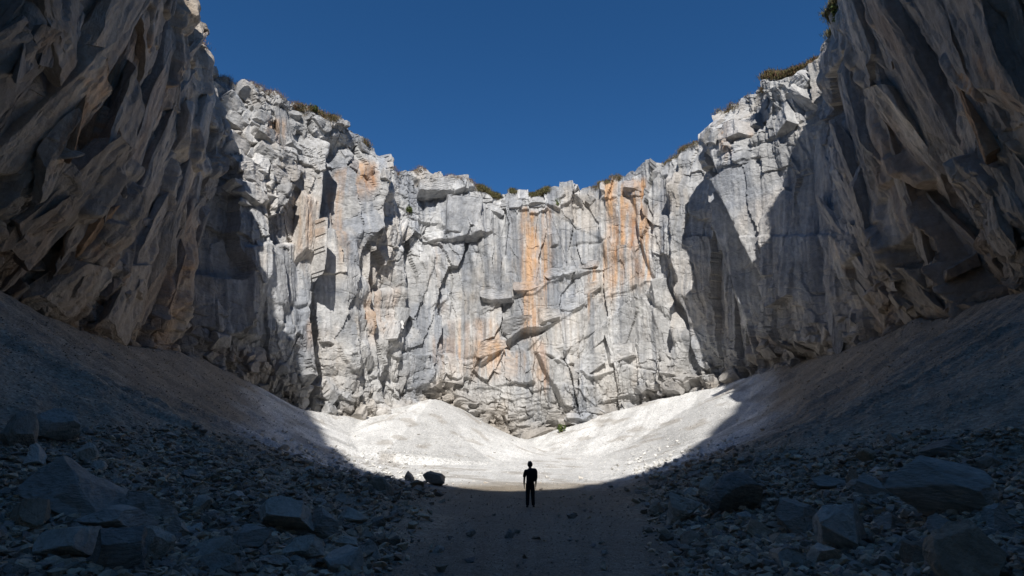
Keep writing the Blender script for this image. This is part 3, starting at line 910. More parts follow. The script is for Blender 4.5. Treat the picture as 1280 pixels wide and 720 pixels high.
# runnels of finer and coarser stone down the fans
GC *= (1 + 0.75 * bil(RUN, GX, GY))[..., None]
GC *= (0.86 + 0.28 * fbm(AA * 60, RA / 14, 313, 4))[..., None] * (0.85 + 0.3 * fbm(GX / 2.5, GY / 2.5, 314, 5))[..., None]
GC = mixc(GC, scree * 0.8, sstep(0.60, 0.72, fbm(GX / 3 + GY / 9, GY / 5, 315, 5)) * 0.45)
gv = np.stack([GX.ravel(), GY.ravel(), GZ.ravel()], 1)
gf = grid_faces(len(rr), len(az))
fc_lat = lat.ravel()[gf].mean(1); fc_r = R_.ravel()[gf].mean(1)
isp = (fc_lat < 0) & (fc_r < 60)


def sub(name, mask, mat):
    f = gf[mask]; u, inv = np.unique(f, return_inverse=True)
    return make_obj(name, gv[u], inv.reshape(f.shape), mat, col=GC.reshape(-1, 3)[u], smooth=True)


scr = sub('ground', ~isp, M_SCREE)
tag(scr, 'bowl floor of scree slopes, pale in the sun and dark rubble in the shade', 'scree', kind='structure')
pth = sub('path', isp, M_PATH)
tag(pth, 'dark level gravel path running into the rock bowl', 'path', kind='structure')


def hit(px, py):
    """where the line of sight through a pixel meets the ground"""
    x, y, z = ray(px, py); h = math.hypot(x, y)
    ds = np.geomspace(2.0, 125, 1500)
    g = ground_z(x / h * ds, y / h * ds)
    below = (CZ + z / h * ds) < g
    k = int(np.argmax(below)) if below.any() else len(ds) - 1
    d = ds[k]
    return x / h * d, y / h * d, float(g[k]), float(project(x / h * d, y / h * d, CZ + z / h * d)[2])


def hits(px, py):
    x, y, z = ray(px, py); h = np.hypot(x, y); x = x / h; y = y / h; z = z / h
    res = np.full(x.shape, np.nan)
    ds = np.geomspace(2.5, 122, 130)
    prev = np.ones(x.shape, bool)
    for d in ds:
        ok = np.isnan(res)
        if not ok.any(): break
        g = bil(GRD, x[ok] * d, y[ok] * d)
        b = (CZ + z[ok] * d) < g
        idx = np.where(ok)[0][b]; res[idx] = d
    return x, y, res


# ------------------------------------------------------------------ unseen ridge behind the path, skyline shaped so its shadow falls on the bowl
bound = [(268, 165, 93), (290, 240, 95), (320, 310, 97), (345, 380, 99), (385, 480, 102), (397, 522, 104)]
boundg = [(425, 556), (455, 580), (540, 601), (600, 608), (640, 609), (700, 606), (760, 598), (830, 574), (870, 550), (905, 512), (930, 487)]
boundr = [(952, 450, 107), (966, 400, 105), (1004, 260, 98), (1018, 190, 95), (1042, 100, 90)]
pts = [at(*b) for b in bound] + [np.array(hit(*b)[:3]) for b in boundg] + [at(*b) for b in boundr]
sk = sorted([(p[0], p[2] + p[1] * TE) for p in pts])
sx = np.array([q[0] for q in sk]); sz = np.array([q[1] for q in sk])
sx = np.concatenate([[-150, -85, sx[0] - 1.5], sx, [sx[-1] + 1.5, 85, 150]]); sz = np.concatenate([[110, 140, sz[0] + 38], sz, [sz[-1] + 38, 140, 110]])
rx = np.linspace(-140, 140, 561)
yr = -62 + 30 * sstep(24, 60, np.abs(rx))
hz_ = np.interp(rx, sx, sz) - TE * yr
th = np.linspace(-0.03, 1, 60)
RZ = th[:, None] * hz_
RY = yr - 3.5 * th[:, None] + 0 * RZ
RX = rx + 0 * RZ
nse, idr = facets(RX + 3 * fbm(RX / 5, RZ / 5, 401, 3), RZ, 6, 9, 402, 1.0, 0.3, 0.15, 0.3, 0.05)
RY = RY + nse + 2 * (fbm(RX / 9, RZ / 9, 403, 4) - 0.5)
back = np.array([3, 9, 20, 45.0])
BX = rx + 0 * back[:, None]; BY = RY[-1] - back[:, None]; BZ = hz_ * np.array([1.0, 0.97, 0.85, -0.05])[:, None]
RXa = np.vstack([RX, BX]); RYa = np.vstack([RY, BY]); RZa = np.vstack([RZ, BZ])
rc = np.broadcast_to(np.array([0.26, 0.245, 0.23]), RXa.shape + (3,)) * (0.8 + 0.4 * fbm(RXa / 6, RZa / 12, 404, 4))[..., None]
ridge = make_obj('shadow_ridge', np.stack([RXa.ravel(), RYa.ravel(), RZa.ravel()], 1), grid_faces(len(RXa), len(rx)), M_CLIFF, col=rc.reshape(-1, 3))
tag(ridge, 'unseen grey rock ridge behind the path, notched to cast shade into the bowl', 'shadow_ridge', kind='structure')


# ------------------------------------------------------------------ rocks
def rock_shape(seed, size, sub_=4, ncut=12, rough=0.03, top=None, flat=0.0):
    """angular boulder: a ball cut by planes, then roughened; unit box scaled to size"""
    r = np.random.default_rng(seed)
    v, f = ICO[sub_]; v = v.copy()
    # joints come in three rough sets
    ax = np.linalg.qr(r.normal(size=(3, 3)))[0] if not flat else np.eye(3)
    for k in range(ncut):
        n = ax[k % 3] * (1 if r.random() < 0.5 else -1) + r.normal(size=3) * 0.38
        n /= np.linalg.norm(n)
        o = r.uniform(0.42, 0.72)
        dd = v @ n
        v -= np.maximum(dd - o, 0)[:, None] * n
    if top is not None:
        n = np.array(top, float); n /= np.linalg.norm(n)
        v -= np.maximum(v @ n - 0.45, 0)[:, None] * n
    if rough:
        q = v * 2.2 + seed * 3.7
        nn = fbm(q[:, 0] + q[:, 2] * 0.7, q[:, 1] - q[:, 2] * 0.6, seed, 4) - 0.5
        q2 = v * 7.0 + seed
        n2 = fbm(q2[:, 0] + q2[:, 2], q2[:, 1] - q2[:, 2] * 0.8, seed + 3, 3) - 0.5
        ck = np.abs(fbm(v[:, 0] * 1.4 + v[:, 2] * 2.2 + seed, v[:, 1] * 1.6 - v[:, 0] * .5, seed + 8, 3) - 0.5)
        v *= (1 + 4 * rough * nn + 1.8 * rough * n2 - 1.2 * rough * np.exp(-ck / .02))[:, None]
    mn, mx = v.min(0), v.max(0)
    v = (v - (mn + mx) / 2) / (mx - mn)
    v[:, :2] *= (1.0 - 0.5 * v[:, 2:3]) / 1.1
    return v * np.array(size), f


def rot(rx_, ry_, rz_):
    return np.array(Matrix.Rotation(rz_, 3, 'Z') @ Matrix.Rotation(ry_, 3, 'Y') @ Matrix.Rotation(rx_, 3, 'X'))


def boulder(px, py, w, h, mat, label, seed, name='boulder', depth=0.85, tilt=(0, 0, 0), top=None, ncut=15, sink=0.13, rough=0.05, group=None, sub_=5):
    x, y, z, d = hit(px, py)
    d *= 1 + 0.4 * w * depth / F
    s = d / F
    W, Hh = w * s, h * 1.12 * s
    v, f = rock_shape(seed, (W, max(W * depth, Hh * 0.9), Hh), sub_, ncut, rough, top)
    if any(tilt):
        v = v @ rot(*[math.radians(a) for a in tilt]).T
        ext = v.max(0) - v.min(0)
        v *= np.array([W / ext[0], 1, Hh / ext[2]])
    v[:, 2] -= v[:, 2].min() + sink * Hh
    dd = v[:, 1].max() * 0.9
    o = make_obj(name, v, f, mat)
    o.location = (x, y + dd, z)
    o.location.z = min(z, float(ground_z(np.array([x]), np.array([y + dd]))[0]) + 0.02) if h > 30 else z
    tag(o, label, 'boulder' if name == 'boulder' else 'rock', group)
    return o


BL = [
    (52, 650, 135, 76, M_SLATE, 'huge dark boulder at the left edge with a paler right face', dict(depth=0.8, top=(0.75, -0.2, 0.5), tilt=(0, 12, 10))),
    (46, 552, 60, 44, M_PALE, 'pointed pale slab propped on a black hollow above the huge dark left boulder', dict(depth=0.6, tilt=(0, 32, 0))),
    (118, 668, 86, 32, M_SLATE, 'flat bluish slab with a black front edge right of the huge dark boulder', dict(depth=1.0, top=(0, -0.2, 1))),
    (164, 657, 82, 40, M_SLATE, 'dark wedge sloping down to the right behind the flat bluish slab', dict(tilt=(0, 20, 0), depth=0.7)),
    (46, 706, 100, 40, M_GREY, 'broad flat slab with pale top in the bottom left corner', dict(depth=0.9, top=(0, 0, 1))),
    (20, 664, 52, 38, M_TAN, 'rounded tan boulder against the foot of the huge dark boulder', dict(ncut=8)),
    (118, 722, 72, 56, M_SLATE, 'bluish slab tilted up to the right at the bottom left', dict(tilt=(20, -30, 0))),
    (172, 705, 50, 42, M_GREY, 'grey wedge leaning left beside the tilted bluish slab', dict(tilt=(0, 38, 0))),
    (338, 666, 76, 42, M_GREY, 'round backed brownish boulder alone in the left rubble', dict(ncut=9, top=(0.3, -0.6, 0.8))),
    (397, 672, 46, 36, M_SLATE, 'smooth blue boulder right of the round backed boulder', dict(ncut=9)),
    (302, 690, 54, 30, M_SLATE, 'bluish layered block left of the pale bar stone', dict(tilt=(10, -14, 20))),
    (258, 708, 66, 32, M_GREY, 'broad grey block with a slanting corner near the bottom edge', dict()),
    (372, 703, 56, 30, M_GREY, 'brown grey block at the right end of the pale bar stone', dict()),
    (340, 706, 46, 11, M_PALE, 'long pale bar of stone lying in the left rubble', dict(depth=0.3, tilt=(0, 6, 0))),
    (212, 672, 32, 24, M_SLATE, 'small blue wedge at the tip of the dark wedge', dict()),
    (258, 724, 62, 24, M_GREY, 'grey domed rock cut by the bottom edge', dict(ncut=8)),
    (98, 577, 28, 24, M_GREY, 'round dark rock above the right end of the huge boulder', dict(ncut=8)),
    (30, 585, 22, 30, M_PALE, 'pale upright stone under the pointed slab', dict(tilt=(0, -15, 0))),
    (6, 560, 30, 48, M_GREY, 'grey rounded boulder cut by the left edge', dict(ncut=8)),
    (930, 644, 74, 52, M_SLATE, 'dark domed boulder right of the path', dict(ncut=8, depth=0.8)),
    (856, 657, 48, 40, M_GREY, 'split boulder leaning right beside the path', dict(tilt=(0, -30, 0))),
    (822, 644, 24, 16, M_TAN, 'small brown rock at the right edge of the path', dict()),
    (1009, 669, 58, 42, M_SLATE, 'block with blue flat top and dark brown front', dict(top=(0, -0.25, 1), depth=0.9)),
    (957, 678, 40, 26, M_TAN, 'brown fronted block in front of the dark dome', dict(top=(0.3, -0.2, 1))),
    (935, 652, 30, 11, M_PALE, 'pale flat stone at the foot of the dark dome', dict(depth=0.6)),
    (1075, 691, 88, 58, M_PALE, 'pale angular boulder with a darker right face', dict(top=(-0.5, -0.35, 0.8), depth=0.8)),
    (1206, 652, 158, 74, M_SLATE, 'largest boulder, long blue slab overhanging a black hollow at the right', dict(depth=0.6, top=(0.25, -0.3, 0.9), sink=0.08, sub_=5)),
    (1252, 738, 105, 78, M_TAN, 'brown rough boulder in the bottom right corner', dict(ncut=9, rough=0.05)),
    (1043, 612, 52, 18, M_SLATE, 'flat dark slab left of the tan upright stone', dict(depth=0.8)),
    (1077, 614, 13, 28, M_TAN, 'tan upright stone standing among slabs', dict(depth=0.8, ncut=10)),
    (1102, 624, 48, 32, M_SLATE, 'dark block with a sloping blue face right of the tan upright stone', dict(top=(-0.1, -0.6, 0.7))),
    (1130, 606, 38, 16, M_SLATE, 'thin blue slab behind the blue faced block', dict()),
    (1158, 708, 42, 28, M_TAN, 'tan angular rock between pale boulder and brown corner boulder', dict()),
    (1190, 672, 36, 28, M_SLATE, 'pointed blue rock in front of the largest boulder', dict(tilt=(0, 25, 0))),
    (1126, 664, 42, 20, M_SLATE, 'flat blue rock touching the left end of the largest boulder', dict()),
    (1200, 568, 58, 20, M_SLATE, 'dark flat slab jutting from the right slope', dict(tilt=(0, -14, 0))),
    (540, 607, 34, 17, M_SLATE, 'dark hump of rock against the sunlit scree left of the person', dict(sink=0.1)),
    (511, 601, 13, 12, M_SLATE, 'small round rock against the sunlit scree beside the dark hump', dict(sink=0.1)),
    (1265, 668, 40, 36, M_SLATE, 'rounded grey rock above the brown corner boulder', dict(ncut=8)),
    (430, 690, 34, 18, M_GREY, 'grey rock at the inner edge of the left rubble', dict()),
    (470, 660, 24, 14, M_SLATE, 'lone slate rock beside the left edge of the path', dict()),
]
for i, (px, py, w, h, mat, lab, kw) in enumerate(BL):
    boulder(px, py, w, h, mat, lab, 900 + i * 13, **kw)


# medium rocks, each an object of its own
def rubble_w(px, py):
    """share of the picture covered by coarse rubble"""
    l = sstep(0, 110, 590 - 0.62 * (py - 590) - px) * sstep(500 + 0.0 * px, 560, py + 0.22 * (0 - px) + 40)
    r = sstep(0, 110, px - (770 + 0.35 * (py - 600))) * sstep(545, 600, py + 0.10 * (px - 900) * 0.5)
    cl = sstep(0.36, 0.56, fbm(np.asarray(px) / 60.0, np.asarray(py) / 22.0, 707, 3))
    return np.maximum(l, r) * (0.35 + 0.65 * cl) + 0.003


N_MED = 225
protos = []
for k in range(14):
    v, f = rock_shape(3000 + k * 7, (1.0, random.uniform(0.7, 1.0), random.uniform(0.42, 0.8)), 3, 12, 0.03)
    v[:, 2] -= v[:, 2].min()
    protos.append((v, f))
proto_me = {}
cand = np.stack([rng.uniform(-10, 1290, 5000), 540 + 180 * rng.random(5000) ** 0.8], 1)
wgt = rubble_w(cand[:, 0], cand[:, 1])
cand = cand[rng.random(5000) < np.where(wgt < 0.3, 0, wgt)]
placed = [(b[0], b[1] - b[3] * 0.4, b[2] * 0.5) for b in BL]
cx_, cy_, cd_ = hits(cand[:, 0], cand[:, 1])
zones = [(lambda p: p[0] < 240 and p[1] >= 620, 'small rock wedged among the big boulders at the lower left', 'rocks among the lower left boulders'),
         (lambda p: p[0] < 240, 'small rock on the left slope above the boulders', 'rocks on the left slope'),
         (lambda p: p[0] < 640 and p[1] >= 650, 'small rock in the rubble at the lower left edge of the path', 'rocks along the lower left of the path'),
         (lambda p: p[0] < 640, 'small rock in the far left rubble near the sunlit scree', 'rocks in the far left rubble'),
         (lambda p: p[0] >= 640 and p[1] >= 650, 'small rock among the boulders at the lower right', 'rocks among the lower right boulders'),
         (lambda p: True, 'small rock on the right slope behind the boulders', 'rocks on the right slope')]
nm = 0
mats = [M_SLATE, M_SLATE, M_GREY, M_GREY, M_TAN, M_PALE]
for (px, py), ux, uy, d in zip(cand, cx_, cy_, cd_):
    if nm >= N_MED: break
    if not d < 60: continue
    persp = np.clip((py - 560) / 130, 0.1, 1.2)
    s_px = (15 + 52 * random.random() ** 1.7) * (0.22 + 0.9 * persp)
    if any((px - q[0]) ** 2 + (2 * (py - q[1])) ** 2 < (0.42 * s_px + 0.8 * q[2]) ** 2 for q in placed): continue
    placed.append((px, py, s_px * 0.5))
    k = random.randrange(len(protos)); mat = random.choice(mats)
    if (k, mat.name) not in proto_me:
        ob = make_obj('rock', *protos[k], mat); proto_me[(k, mat.name)] = ob.data
    else:
        ob = bpy.data.objects.new('rock', proto_me[(k, mat.name)]); COL.objects.link(ob)
    x, y = ux * d, uy * d
    sc = s_px * (d * uy * cp - CZ * sp_) / F
    ob.scale = (sc * random.uniform(0.9, 1.25), sc, sc * random.uniform(0.75, 1.15))
    ob.rotation_euler = (random.gauss(0, 0.25), random.gauss(0, 0.25), random.uniform(0, 6.28))
    ob.location = (x, y, float(ground_z(np.array([x]), np.array([y]))[0]) - 0.16 * sc)
    for cond, lab, grp in zones:
        if cond((px, py)):
            tag(ob, lab, 'rock', grp); break
    nm += 1

# loose stones beyond counting: one mass
tmpl = []
for k in range(26):
    r = np.random.default_rng(5000 + k)
    bm = bmesh.new()
    for q in r.normal(size=(11, 3)):
        q = q / np.linalg.norm(q) * r.uniform(0.75, 1.0)
        bm.verts.new(q * np.array([1, r.uniform(0.6, 1), r.uniform(0.4, 0.75)]))
    res = bmesh.ops.convex_hull(bm, input=bm.verts)
    bmesh.ops.delete(bm, geom=[g for g in res['geom_interior'] if isinstance(g, bmesh.types.BMVert)], context='VERTS')
    bmesh.ops.triangulate(bm, faces=bm.faces)
    bm.verts.index_update()
    tmpl.append((np.array([q.co[:] for q in bm.verts]) * 0.5, np.array([[q.index for q in fc.verts] for fc in bm.faces])))
    bm.free()


def scatter(n, fpx, size_fn, colf):
    p = fpx(n)
    ux, uy, d = hits(p[:, 0], p[:, 1])
    ok = np.isfinite(d) & (d < 118)
    p, ux, uy, d = p[ok], ux[ok], uy[ok], d[ok]
    d = d * (1 + rng.uniform(-0.02, 0.02, len(d)))
    x = ux * d; y = uy * d
    s = size_fn(p, d)
    z = ground_z(x, y) - 0.12 * s
    return x, y, z, s, colf(x, y, d, len(d))


def stone_col(x, y, d, n):
    base = np.array([3.0, 2.45, 1.8]) * np.array([[0.12, 0.125, 0.14], [0.17, 0.17, 0.172], [0.22, 0.21, 0.195], [0.15, 0.155, 0.17], [0.27, 0.26, 0.245], [0.10, 0.10, 0.10]])
    c = base[rng.integers(0, len(base), n)]
    dn = d + 10 * (fbm(x / 9, y / 9, 312, 3) - 0.5)
    w = sstep(24, 60, dn)[:, None]
    tgt = np.array([0.33, 0.275, 0.21]) + (np.array([0.62, 0.605, 0.57]) - np.array([0.33, 0.275, 0.21])) * sunlit_w(x, y)[:, None]  # stones take the same sunlit and shaded scree tones
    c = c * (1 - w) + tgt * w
    return c * rng.uniform(0.75, 1.25, (n, 1))


def f_coarse(n):
    p = np.stack([rng.uniform(-20, 1300, n * 2), 540 + 195 * rng.random(n * 2)], 1)
    return p[rng.random(n * 2) < rubble_w(p[:, 0], p[:, 1]) ** 0.8]


def f_all(n): return np.stack([rng.uniform(-20, 1300, n), 400 + 335 * rng.random(n)], 1)


s_coarse = lambda p, d: np.clip((2.5 + 19 * rng.random(len(d)) ** 4.5) * (0.5 + 0.55 * np.clip((p[:, 1] - 560) / 130, 0, 1.3)) * np.maximum(d, 1.5) / F, 0.012, 0.7)
s_fine = lambda p, d: np.clip((1.0 + 2.4 * rng.random(len(d)) ** 4) * np.hypot(d, 1.6) / F, 0.01, 0.35)
parts_ = [scatter(42000, f_coarse, s_coarse, stone_col), scatter(34000, f_all, s_fine, stone_col)]
x, y, z, s, cc = [np.concatenate([q[i] for q in parts_]) for i in range(5)]
ti = rng.integers(0, len(tmpl), len(x))
VV, FF, CC = [], [], []; off = 0
for k in range(len(tmpl)):
    m = np.where(ti == k)[0]
    if not len(m): continue
    v, f = tmpl[k]
    a = rng.uniform(0, 6.283, len(m)); b = rng.normal(0, 0.3, len(m))
    ca, sa, cb, sb = np.cos(a), np.sin(a), np.cos(b), np.sin(b)
    vx = v[None, :, 0] * cb[:, None] + v[None, :, 2] * sb[:, None]
    vz = -v[None, :, 0] * sb[:, None] + v[None, :, 2] * cb[:, None]
    wx = vx * ca[:, None] - v[None, :, 1] * sa[:, None]
    wy = vx * sa[:, None] + v[None, :, 1] * ca[:, None]
    P = np.stack([wx * s[m, None] + x[m, None], wy * s[m, None] + y[m, None], (vz + 0.3) * s[m, None] + z[m, None]], 2)
    VV.append(P.reshape(-1, 3)); CC.append(np.repeat(cc[m], len(v), 0))
    FF.append((f[None] + (off + np.arange(len(m)) * len(v))[:, None, None]).reshape(-1, 3)); off += len(m) * len(v)
rub = make_obj('rubble', np.concatenate(VV), np.concatenate(FF), M_RUBBLE, col=np.concatenate(CC))
tag(rub, 'loose angular stones covering the slopes and path edges', 'rubble', kind='stuff')

# ------------------------------------------------------------------ grass along the rim and shrubs
M_GRASS = NT('dry_grass')
ga = M_GRASS.n('ShaderNodeAttribute', attribute_name='Tint').outputs['Color']
M_GRASS.l(ga, M_GRASS.b.inputs['Base Color']); M_GRASS.b.inputs['Roughness'].default_value = 0.9
M_GRASS = M_GRASS.m


def blades(P, n, L, r, colors, droop=0.3):
    """a tuft: n thin bent blades from points P"""
    V_, F_, C_ = [], [], []
    k = 0
    for p in P:
        for _ in range(n):
            a = random.uniform(0, 6.283); q = p + np.array([random.gauss(0, r), random.gauss(0, r), random.gauss(0, r * 0.25)])
            l = L * random.uniform(0.5, 1.2); lean = random.uniform(0.1, 0.9)
            dx, dy = math.cos(a) * lean * l, math.sin(a) * lean * l
            w = l * random.uniform(0.035, 0.07); sx_, sy_ = -math.sin(a) * w, math.cos(a) * w
            mid = q + np.array([dx * 0.45, dy * 0.45, l * 0.6]); tip = q + np.array([dx, dy, l * (1 - droop * lean)])
            V_ += [q + np.array([sx_, sy_, 0]), q - np.array([sx_, sy_, 0]), mid - np.array([sx_, sy_, 0]) * 0.7, mid + np.array([sx_, sy_, 0]) * 0.7, tip]
            F_ += [(k, k + 1, k + 2), (k, k + 2, k + 3), (k + 3, k + 2, k + 4)]
            c = np.array(random.choice(colors)) * random.uniform(0.7, 1.3)
            C_ += [c] * 5; k += 5
    return np.array(V_), np.array(F_), np.array(C_)


GREEN = [(0.10, 0.10, 0.035), (0.14, 0.12, 0.045), (0.17, 0.13, 0.06), (0.08, 0.085, 0.03)]
DRY = [(0.18, 0.12, 0.06), (0.22, 0.14, 0.07), (0.13, 0.11, 0.04), (0.16, 0.07, 0.05)]
rimx, rimy = PX[-1], PY[-1]
rows_for = lambda k: nr - len(out)
segs = [(262, 300, 0.35, DRY, 0.45), (300, 385, 0.5, DRY, 0.4), (378, 465, 1.0, GREEN + DRY, 0.6), (495, 530, 0.7, DRY, 0.5), (535, 600, 0.4, DRY, 0.45), (595, 690, 1.6, GREEN, 0.8),
        (738, 775, 0.8, GREEN + DRY, 0.6), (825, 880, 0.8, GREEN + DRY, 0.55), (895, 940, 0.8, GREEN + DRY, 0.6), (940, 1028, 1.5, GREEN + DRY, 0.75), (1030, 1052, 1.2, GREEN, 0.7), (236, 262, 0.6, DRY, 0.6)]
Vg, Fg, Cg = [], [], []; off = 0
for x0, x1, dens, cl, L in segs:
    idx = np.where((rimx > x0) & (rimx < x1))[0]
    n = int(len(idx) * dens * 7.0); L *= 0.85
    P = []
    for _ in range(n):
        k = int(random.choice(idx))
        if fbm(np.array([S1[k] / 2.5]), np.array([0.0]), 601, 3)[0] < 0.36: continue
        ri = nr - len(out) - 1 + random.choice([-9, -6, -4, -2, -1, 0, 1, 2, 3, 4])
        P.append(np.array([VX[ri, k], VY[ri, k], VZ[ri, k] - 0.05]))
    if not P: continue
    v, f, c = blades(P, 22, L, 0.40, cl)
    Vg.append(v); Fg.append(f + off); Cg.append(c); off += len(v)
gr = make_obj('grass', np.concatenate(Vg), np.concatenate(Fg), M_GRASS, col=np.concatenate(Cg))
tag(gr, 'dry and green grass growing along the cliff rim', 'grass', kind='stuff')


def nearest(px, py):
    a, b, c = project(VX, VY, VZ)
    sel = slice(0, nr - len(out))
    q = (a[sel] - px) ** 2 + (b[sel] - py) ** 2
    k = int(np.argmin(q)); r_, c_ = divmod(k, NCOL)
    return np.array([VX[r_, c_] + nx[c_] * 0.1, VY[r_, c_] + ny[c_] * 0.1, VZ[r_, c_]])


M_STEM = plain_mat('shrub_stem', (0.10, 0.07, 0.045))


def shrub(p, w, h, label, seed, cols_=None):
    r = np.random.default_rng(seed)
    root = bpy.data.objects.new('shrub', None); COL.objects.link(root); root.location = p
    tag(root, label, 'shrub')
    V_, F_, C_ = [], [], []; k = 0
    sv, sf = [], []
    for b in range(9):
        a = r.uniform(0, 6.283); l = r.uniform(0.3, 0.5)
        tip = np.array([math.cos(a) * w * l, math.sin(a) * w * l, h * r.uniform(0.5, 0.95)])
        rad = 0.02 * w
        base = len(sv)
        for q, rr_ in ((np.zeros(3) - (0, 0, 0.1), rad), (tip * np.array([0.4, 0.4, 0.55]), rad * 0.7), (tip, rad * 0.3)):
            for m in range(5):
                sv.append(q + rr_ * np.array([math.cos(m * 1.2566), math.sin(m * 1.2566), 0]))
        for g in range(2):
            for m in range(5):
                sf.append((base + g * 5 + m, base + g * 5 + (m + 1) % 5, base + g * 5 + 5 + (m + 1) % 5, base + g * 5 + 5 + m))
        for _ in range(60):
            c = tip * r.uniform(0.5, 1.0) + r.normal(size=3) * np.array([w, w, h]) * 0.10
            u = r.normal(size=3); u /= np.linalg.norm(u); t = np.cross(u, r.normal(size=3)); t /= np.linalg.norm(t)
            l_ = 0.11 * w * r.uniform(0.6, 1.3)
            V_ += [c - u * l_, c + t * l_ * 0.5, c + u * l_, c - t * l_ * 0.5]; F_.append((k, k + 1, k + 2, k + 3)); k += 4
            cc_ = np.array([(0.07, 0.10, 0.025), (0.11, 0.13, 0.03), (0.05, 0.08, 0.02)][r.integers(3)]) * r.uniform(0.8, 1.3)
            C_ += [cc_] * 4
    make_obj('stem', np.array(sv), np.array(sf), M_STEM, root)
    make_obj('foliage', np.array(V_), np.array(F_), M_GRASS, root, col=np.array(C_))
    return root


gx, gy, gz, _d = hit(703, 541)
shrub((gx, gy, gz), 1.7, 1.5, 'small green shrub alone at the foot of the sunlit back wall', 1)
shrub(nearest(697, 262), 1.6, 2.6, 'green shrub hanging in the notch right of the orange streak under the rim', 2)
shrub(nearest(511, 268), 1.4, 1.8, 'green shrub in the corner crevice left of the overhanging block', 3)
shrub(nearest(391, 140), 1.6, 1.2, 'olive shrub on the ledge below the sunlit left rim', 4)
shrub(nearest(1048, 30), 2.2, 2.2, 'yellow green shrub on the rim beside the right shaded wall', 5)

# ------------------------------------------------------------------ person, seen from behind
SKIN = plain_mat('skin', (0.30, 0.17, 0.12), 0.6, 20, 0.08)
SHIRT = plain_mat('dark_shirt', (0.018, 0.018, 0.022), 0.9, 25)
TROUS = plain_mat('dark_trousers', (0.016, 0.016, 0.020), 0.9, 25)
HAIR = plain_mat('dark_hair', (0.012, 0.010, 0.009), 0.7, 60)
PACK = plain_mat('black_bag', (0.012, 0.012, 0.013), 0.8, 40)
SHOE = plain_mat('shoe', (0.02, 0.018, 0.016), 0.7, 40)


def skin_mesh(name, nodes, edges, mat, parent, sub_=2, root=0):
    me = bpy.data.meshes.new(name)
    nodes = [(n[0], tuple(1.14 * q for q in (n[1] if isinstance(n[1], tuple) else (n[1], n[1])))) for n in nodes]
    me.from_pydata([n[0] for n in nodes], edges, [])
    o = bpy.data.objects.new(name, me); COL.objects.link(o)
    sm = o.modifiers.new('skin', 'SKIN'); sm.use_smooth_shade = True; sm.branch_smoothing = 0.4
    for i, n in enumerate(nodes):
        rr_ = n[1] if isinstance(n[1], tuple) else (n[1], n[1])
        me.skin_vertices[0].data[i].radius = rr_
        me.skin_vertices[0].data[i].use_root = (i == root)
    ss = o.modifiers.new('sub', 'SUBSURF'); ss.levels = sub_; ss.render_levels = sub_
    dg = bpy.context.evaluated_depsgraph_get(); dg.update()
    m2 = bpy.data.meshes.new_from_object(o.evaluated_get(dg))
    o.modifiers.clear(); o.data = m2; m2.materials.clear(); m2.materials.append(mat)
    bpy.data.meshes.remove(me); m2.name = name
    if parent: o.parent = parent
    return o


def ellip(name, c, r_, mat, parent, sub_=3, fn=None):
    v, f = ICO[sub_]
    v = v * np.array(r_) + np.array(c)
    if fn: v = fn(v)
    return make_obj(name, v, f, mat, parent, smooth=True)


fx, fy, fz, fd = hit(663, 634)
person = bpy.data.objects.new('person', None); COL.objects.link(person)
PS = 55.0 * fd / F / 1.76
person.location = (fx, fy, fz - 0.01); person.scale = (PS, PS, PS)
tag(person, 'person in dark short-sleeved shirt and trousers with a black pack, standing on the path', 'person')
# local: +y is away from the camera (the way the person faces); z from 0 (ground) to 1.75
body = [((0, 0, 0.93), (0.125, 0.10)), ((0, 0.0, 1.08), (0.13, 0.09)), ((0, -0.01, 1.28), (0.15, 0.105)), ((0, -0.01, 1.40), (0.12, 0.085)),
        ((0, 0.0, 1.48), (0.055, 0.055)), ((0, 0.015, 1.56), (0.055, 0.06)), ((0, 0.02, 1.64), (0.074, 0.092)), ((0, 0.015, 1.70), (0.055, 0.07)),
        ((-0.085, 0, 0.86), (0.085, 0.085)), ((-0.10, 0.015, 0.50), (0.056, 0.06)), ((-0.11, -0.01, 0.30), (0.05, 0.055)), ((-0.115, -0.02, 0.09), (0.036, 0.04)), ((-0.125, 0.08, 0.035), (0.036, 0.03)), ((-0.13, 0.15, 0.03), (0.03, 0.024)),
        ((0.085, 0, 0.86), (0.085, 0.085)), ((0.105, 0.03, 0.50), (0.056, 0.06)), ((0.11, 0.01, 0.30), (0.05, 0.055)), ((0.12, 0.0, 0.09), (0.036, 0.04)), ((0.135, 0.10, 0.035), (0.036, 0.03)), ((0.145, 0.17, 0.03), (0.03, 0.024)),
        ((-0.17, -0.01, 1.385), (0.062, 0.062)), ((-0.215, -0.02, 1.22), (0.046, 0.046)), ((-0.235, -0.02, 1.10), (0.040, 0.042)), ((-0.245, 0.02, 0.95), (0.034, 0.036)), ((-0.243, 0.05, 0.86), (0.026, 0.028)), ((-0.238, 0.06, 0.80), (0.020, 0.036)),
        ((0.17, -0.01, 1.385), (0.062, 0.062)), ((0.215, -0.02, 1.22), (0.046, 0.046)), ((0.23, -0.02, 1.10), (0.040, 0.042)), ((0.235, 0.03, 0.95), (0.034, 0.036)), ((0.23, 0.06, 0.86), (0.026, 0.028)), ((0.225, 0.07, 0.80), (0.020, 0.036))]
bed = [(0, 1), (1, 2), (2, 3), (3, 4), (4, 5), (5, 6), (6, 7), (0, 8), (8, 9), (9, 10), (10, 11), (11, 12), (12, 13), (0, 14), (14, 15), (15, 16), (16, 17), (17, 18), (18, 19),
       (3, 20), (20, 21), (21, 22), (22, 23), (23, 24), (24, 25), (3, 26), (26, 27), (27, 28), (28, 29), (29, 30), (30, 31)]
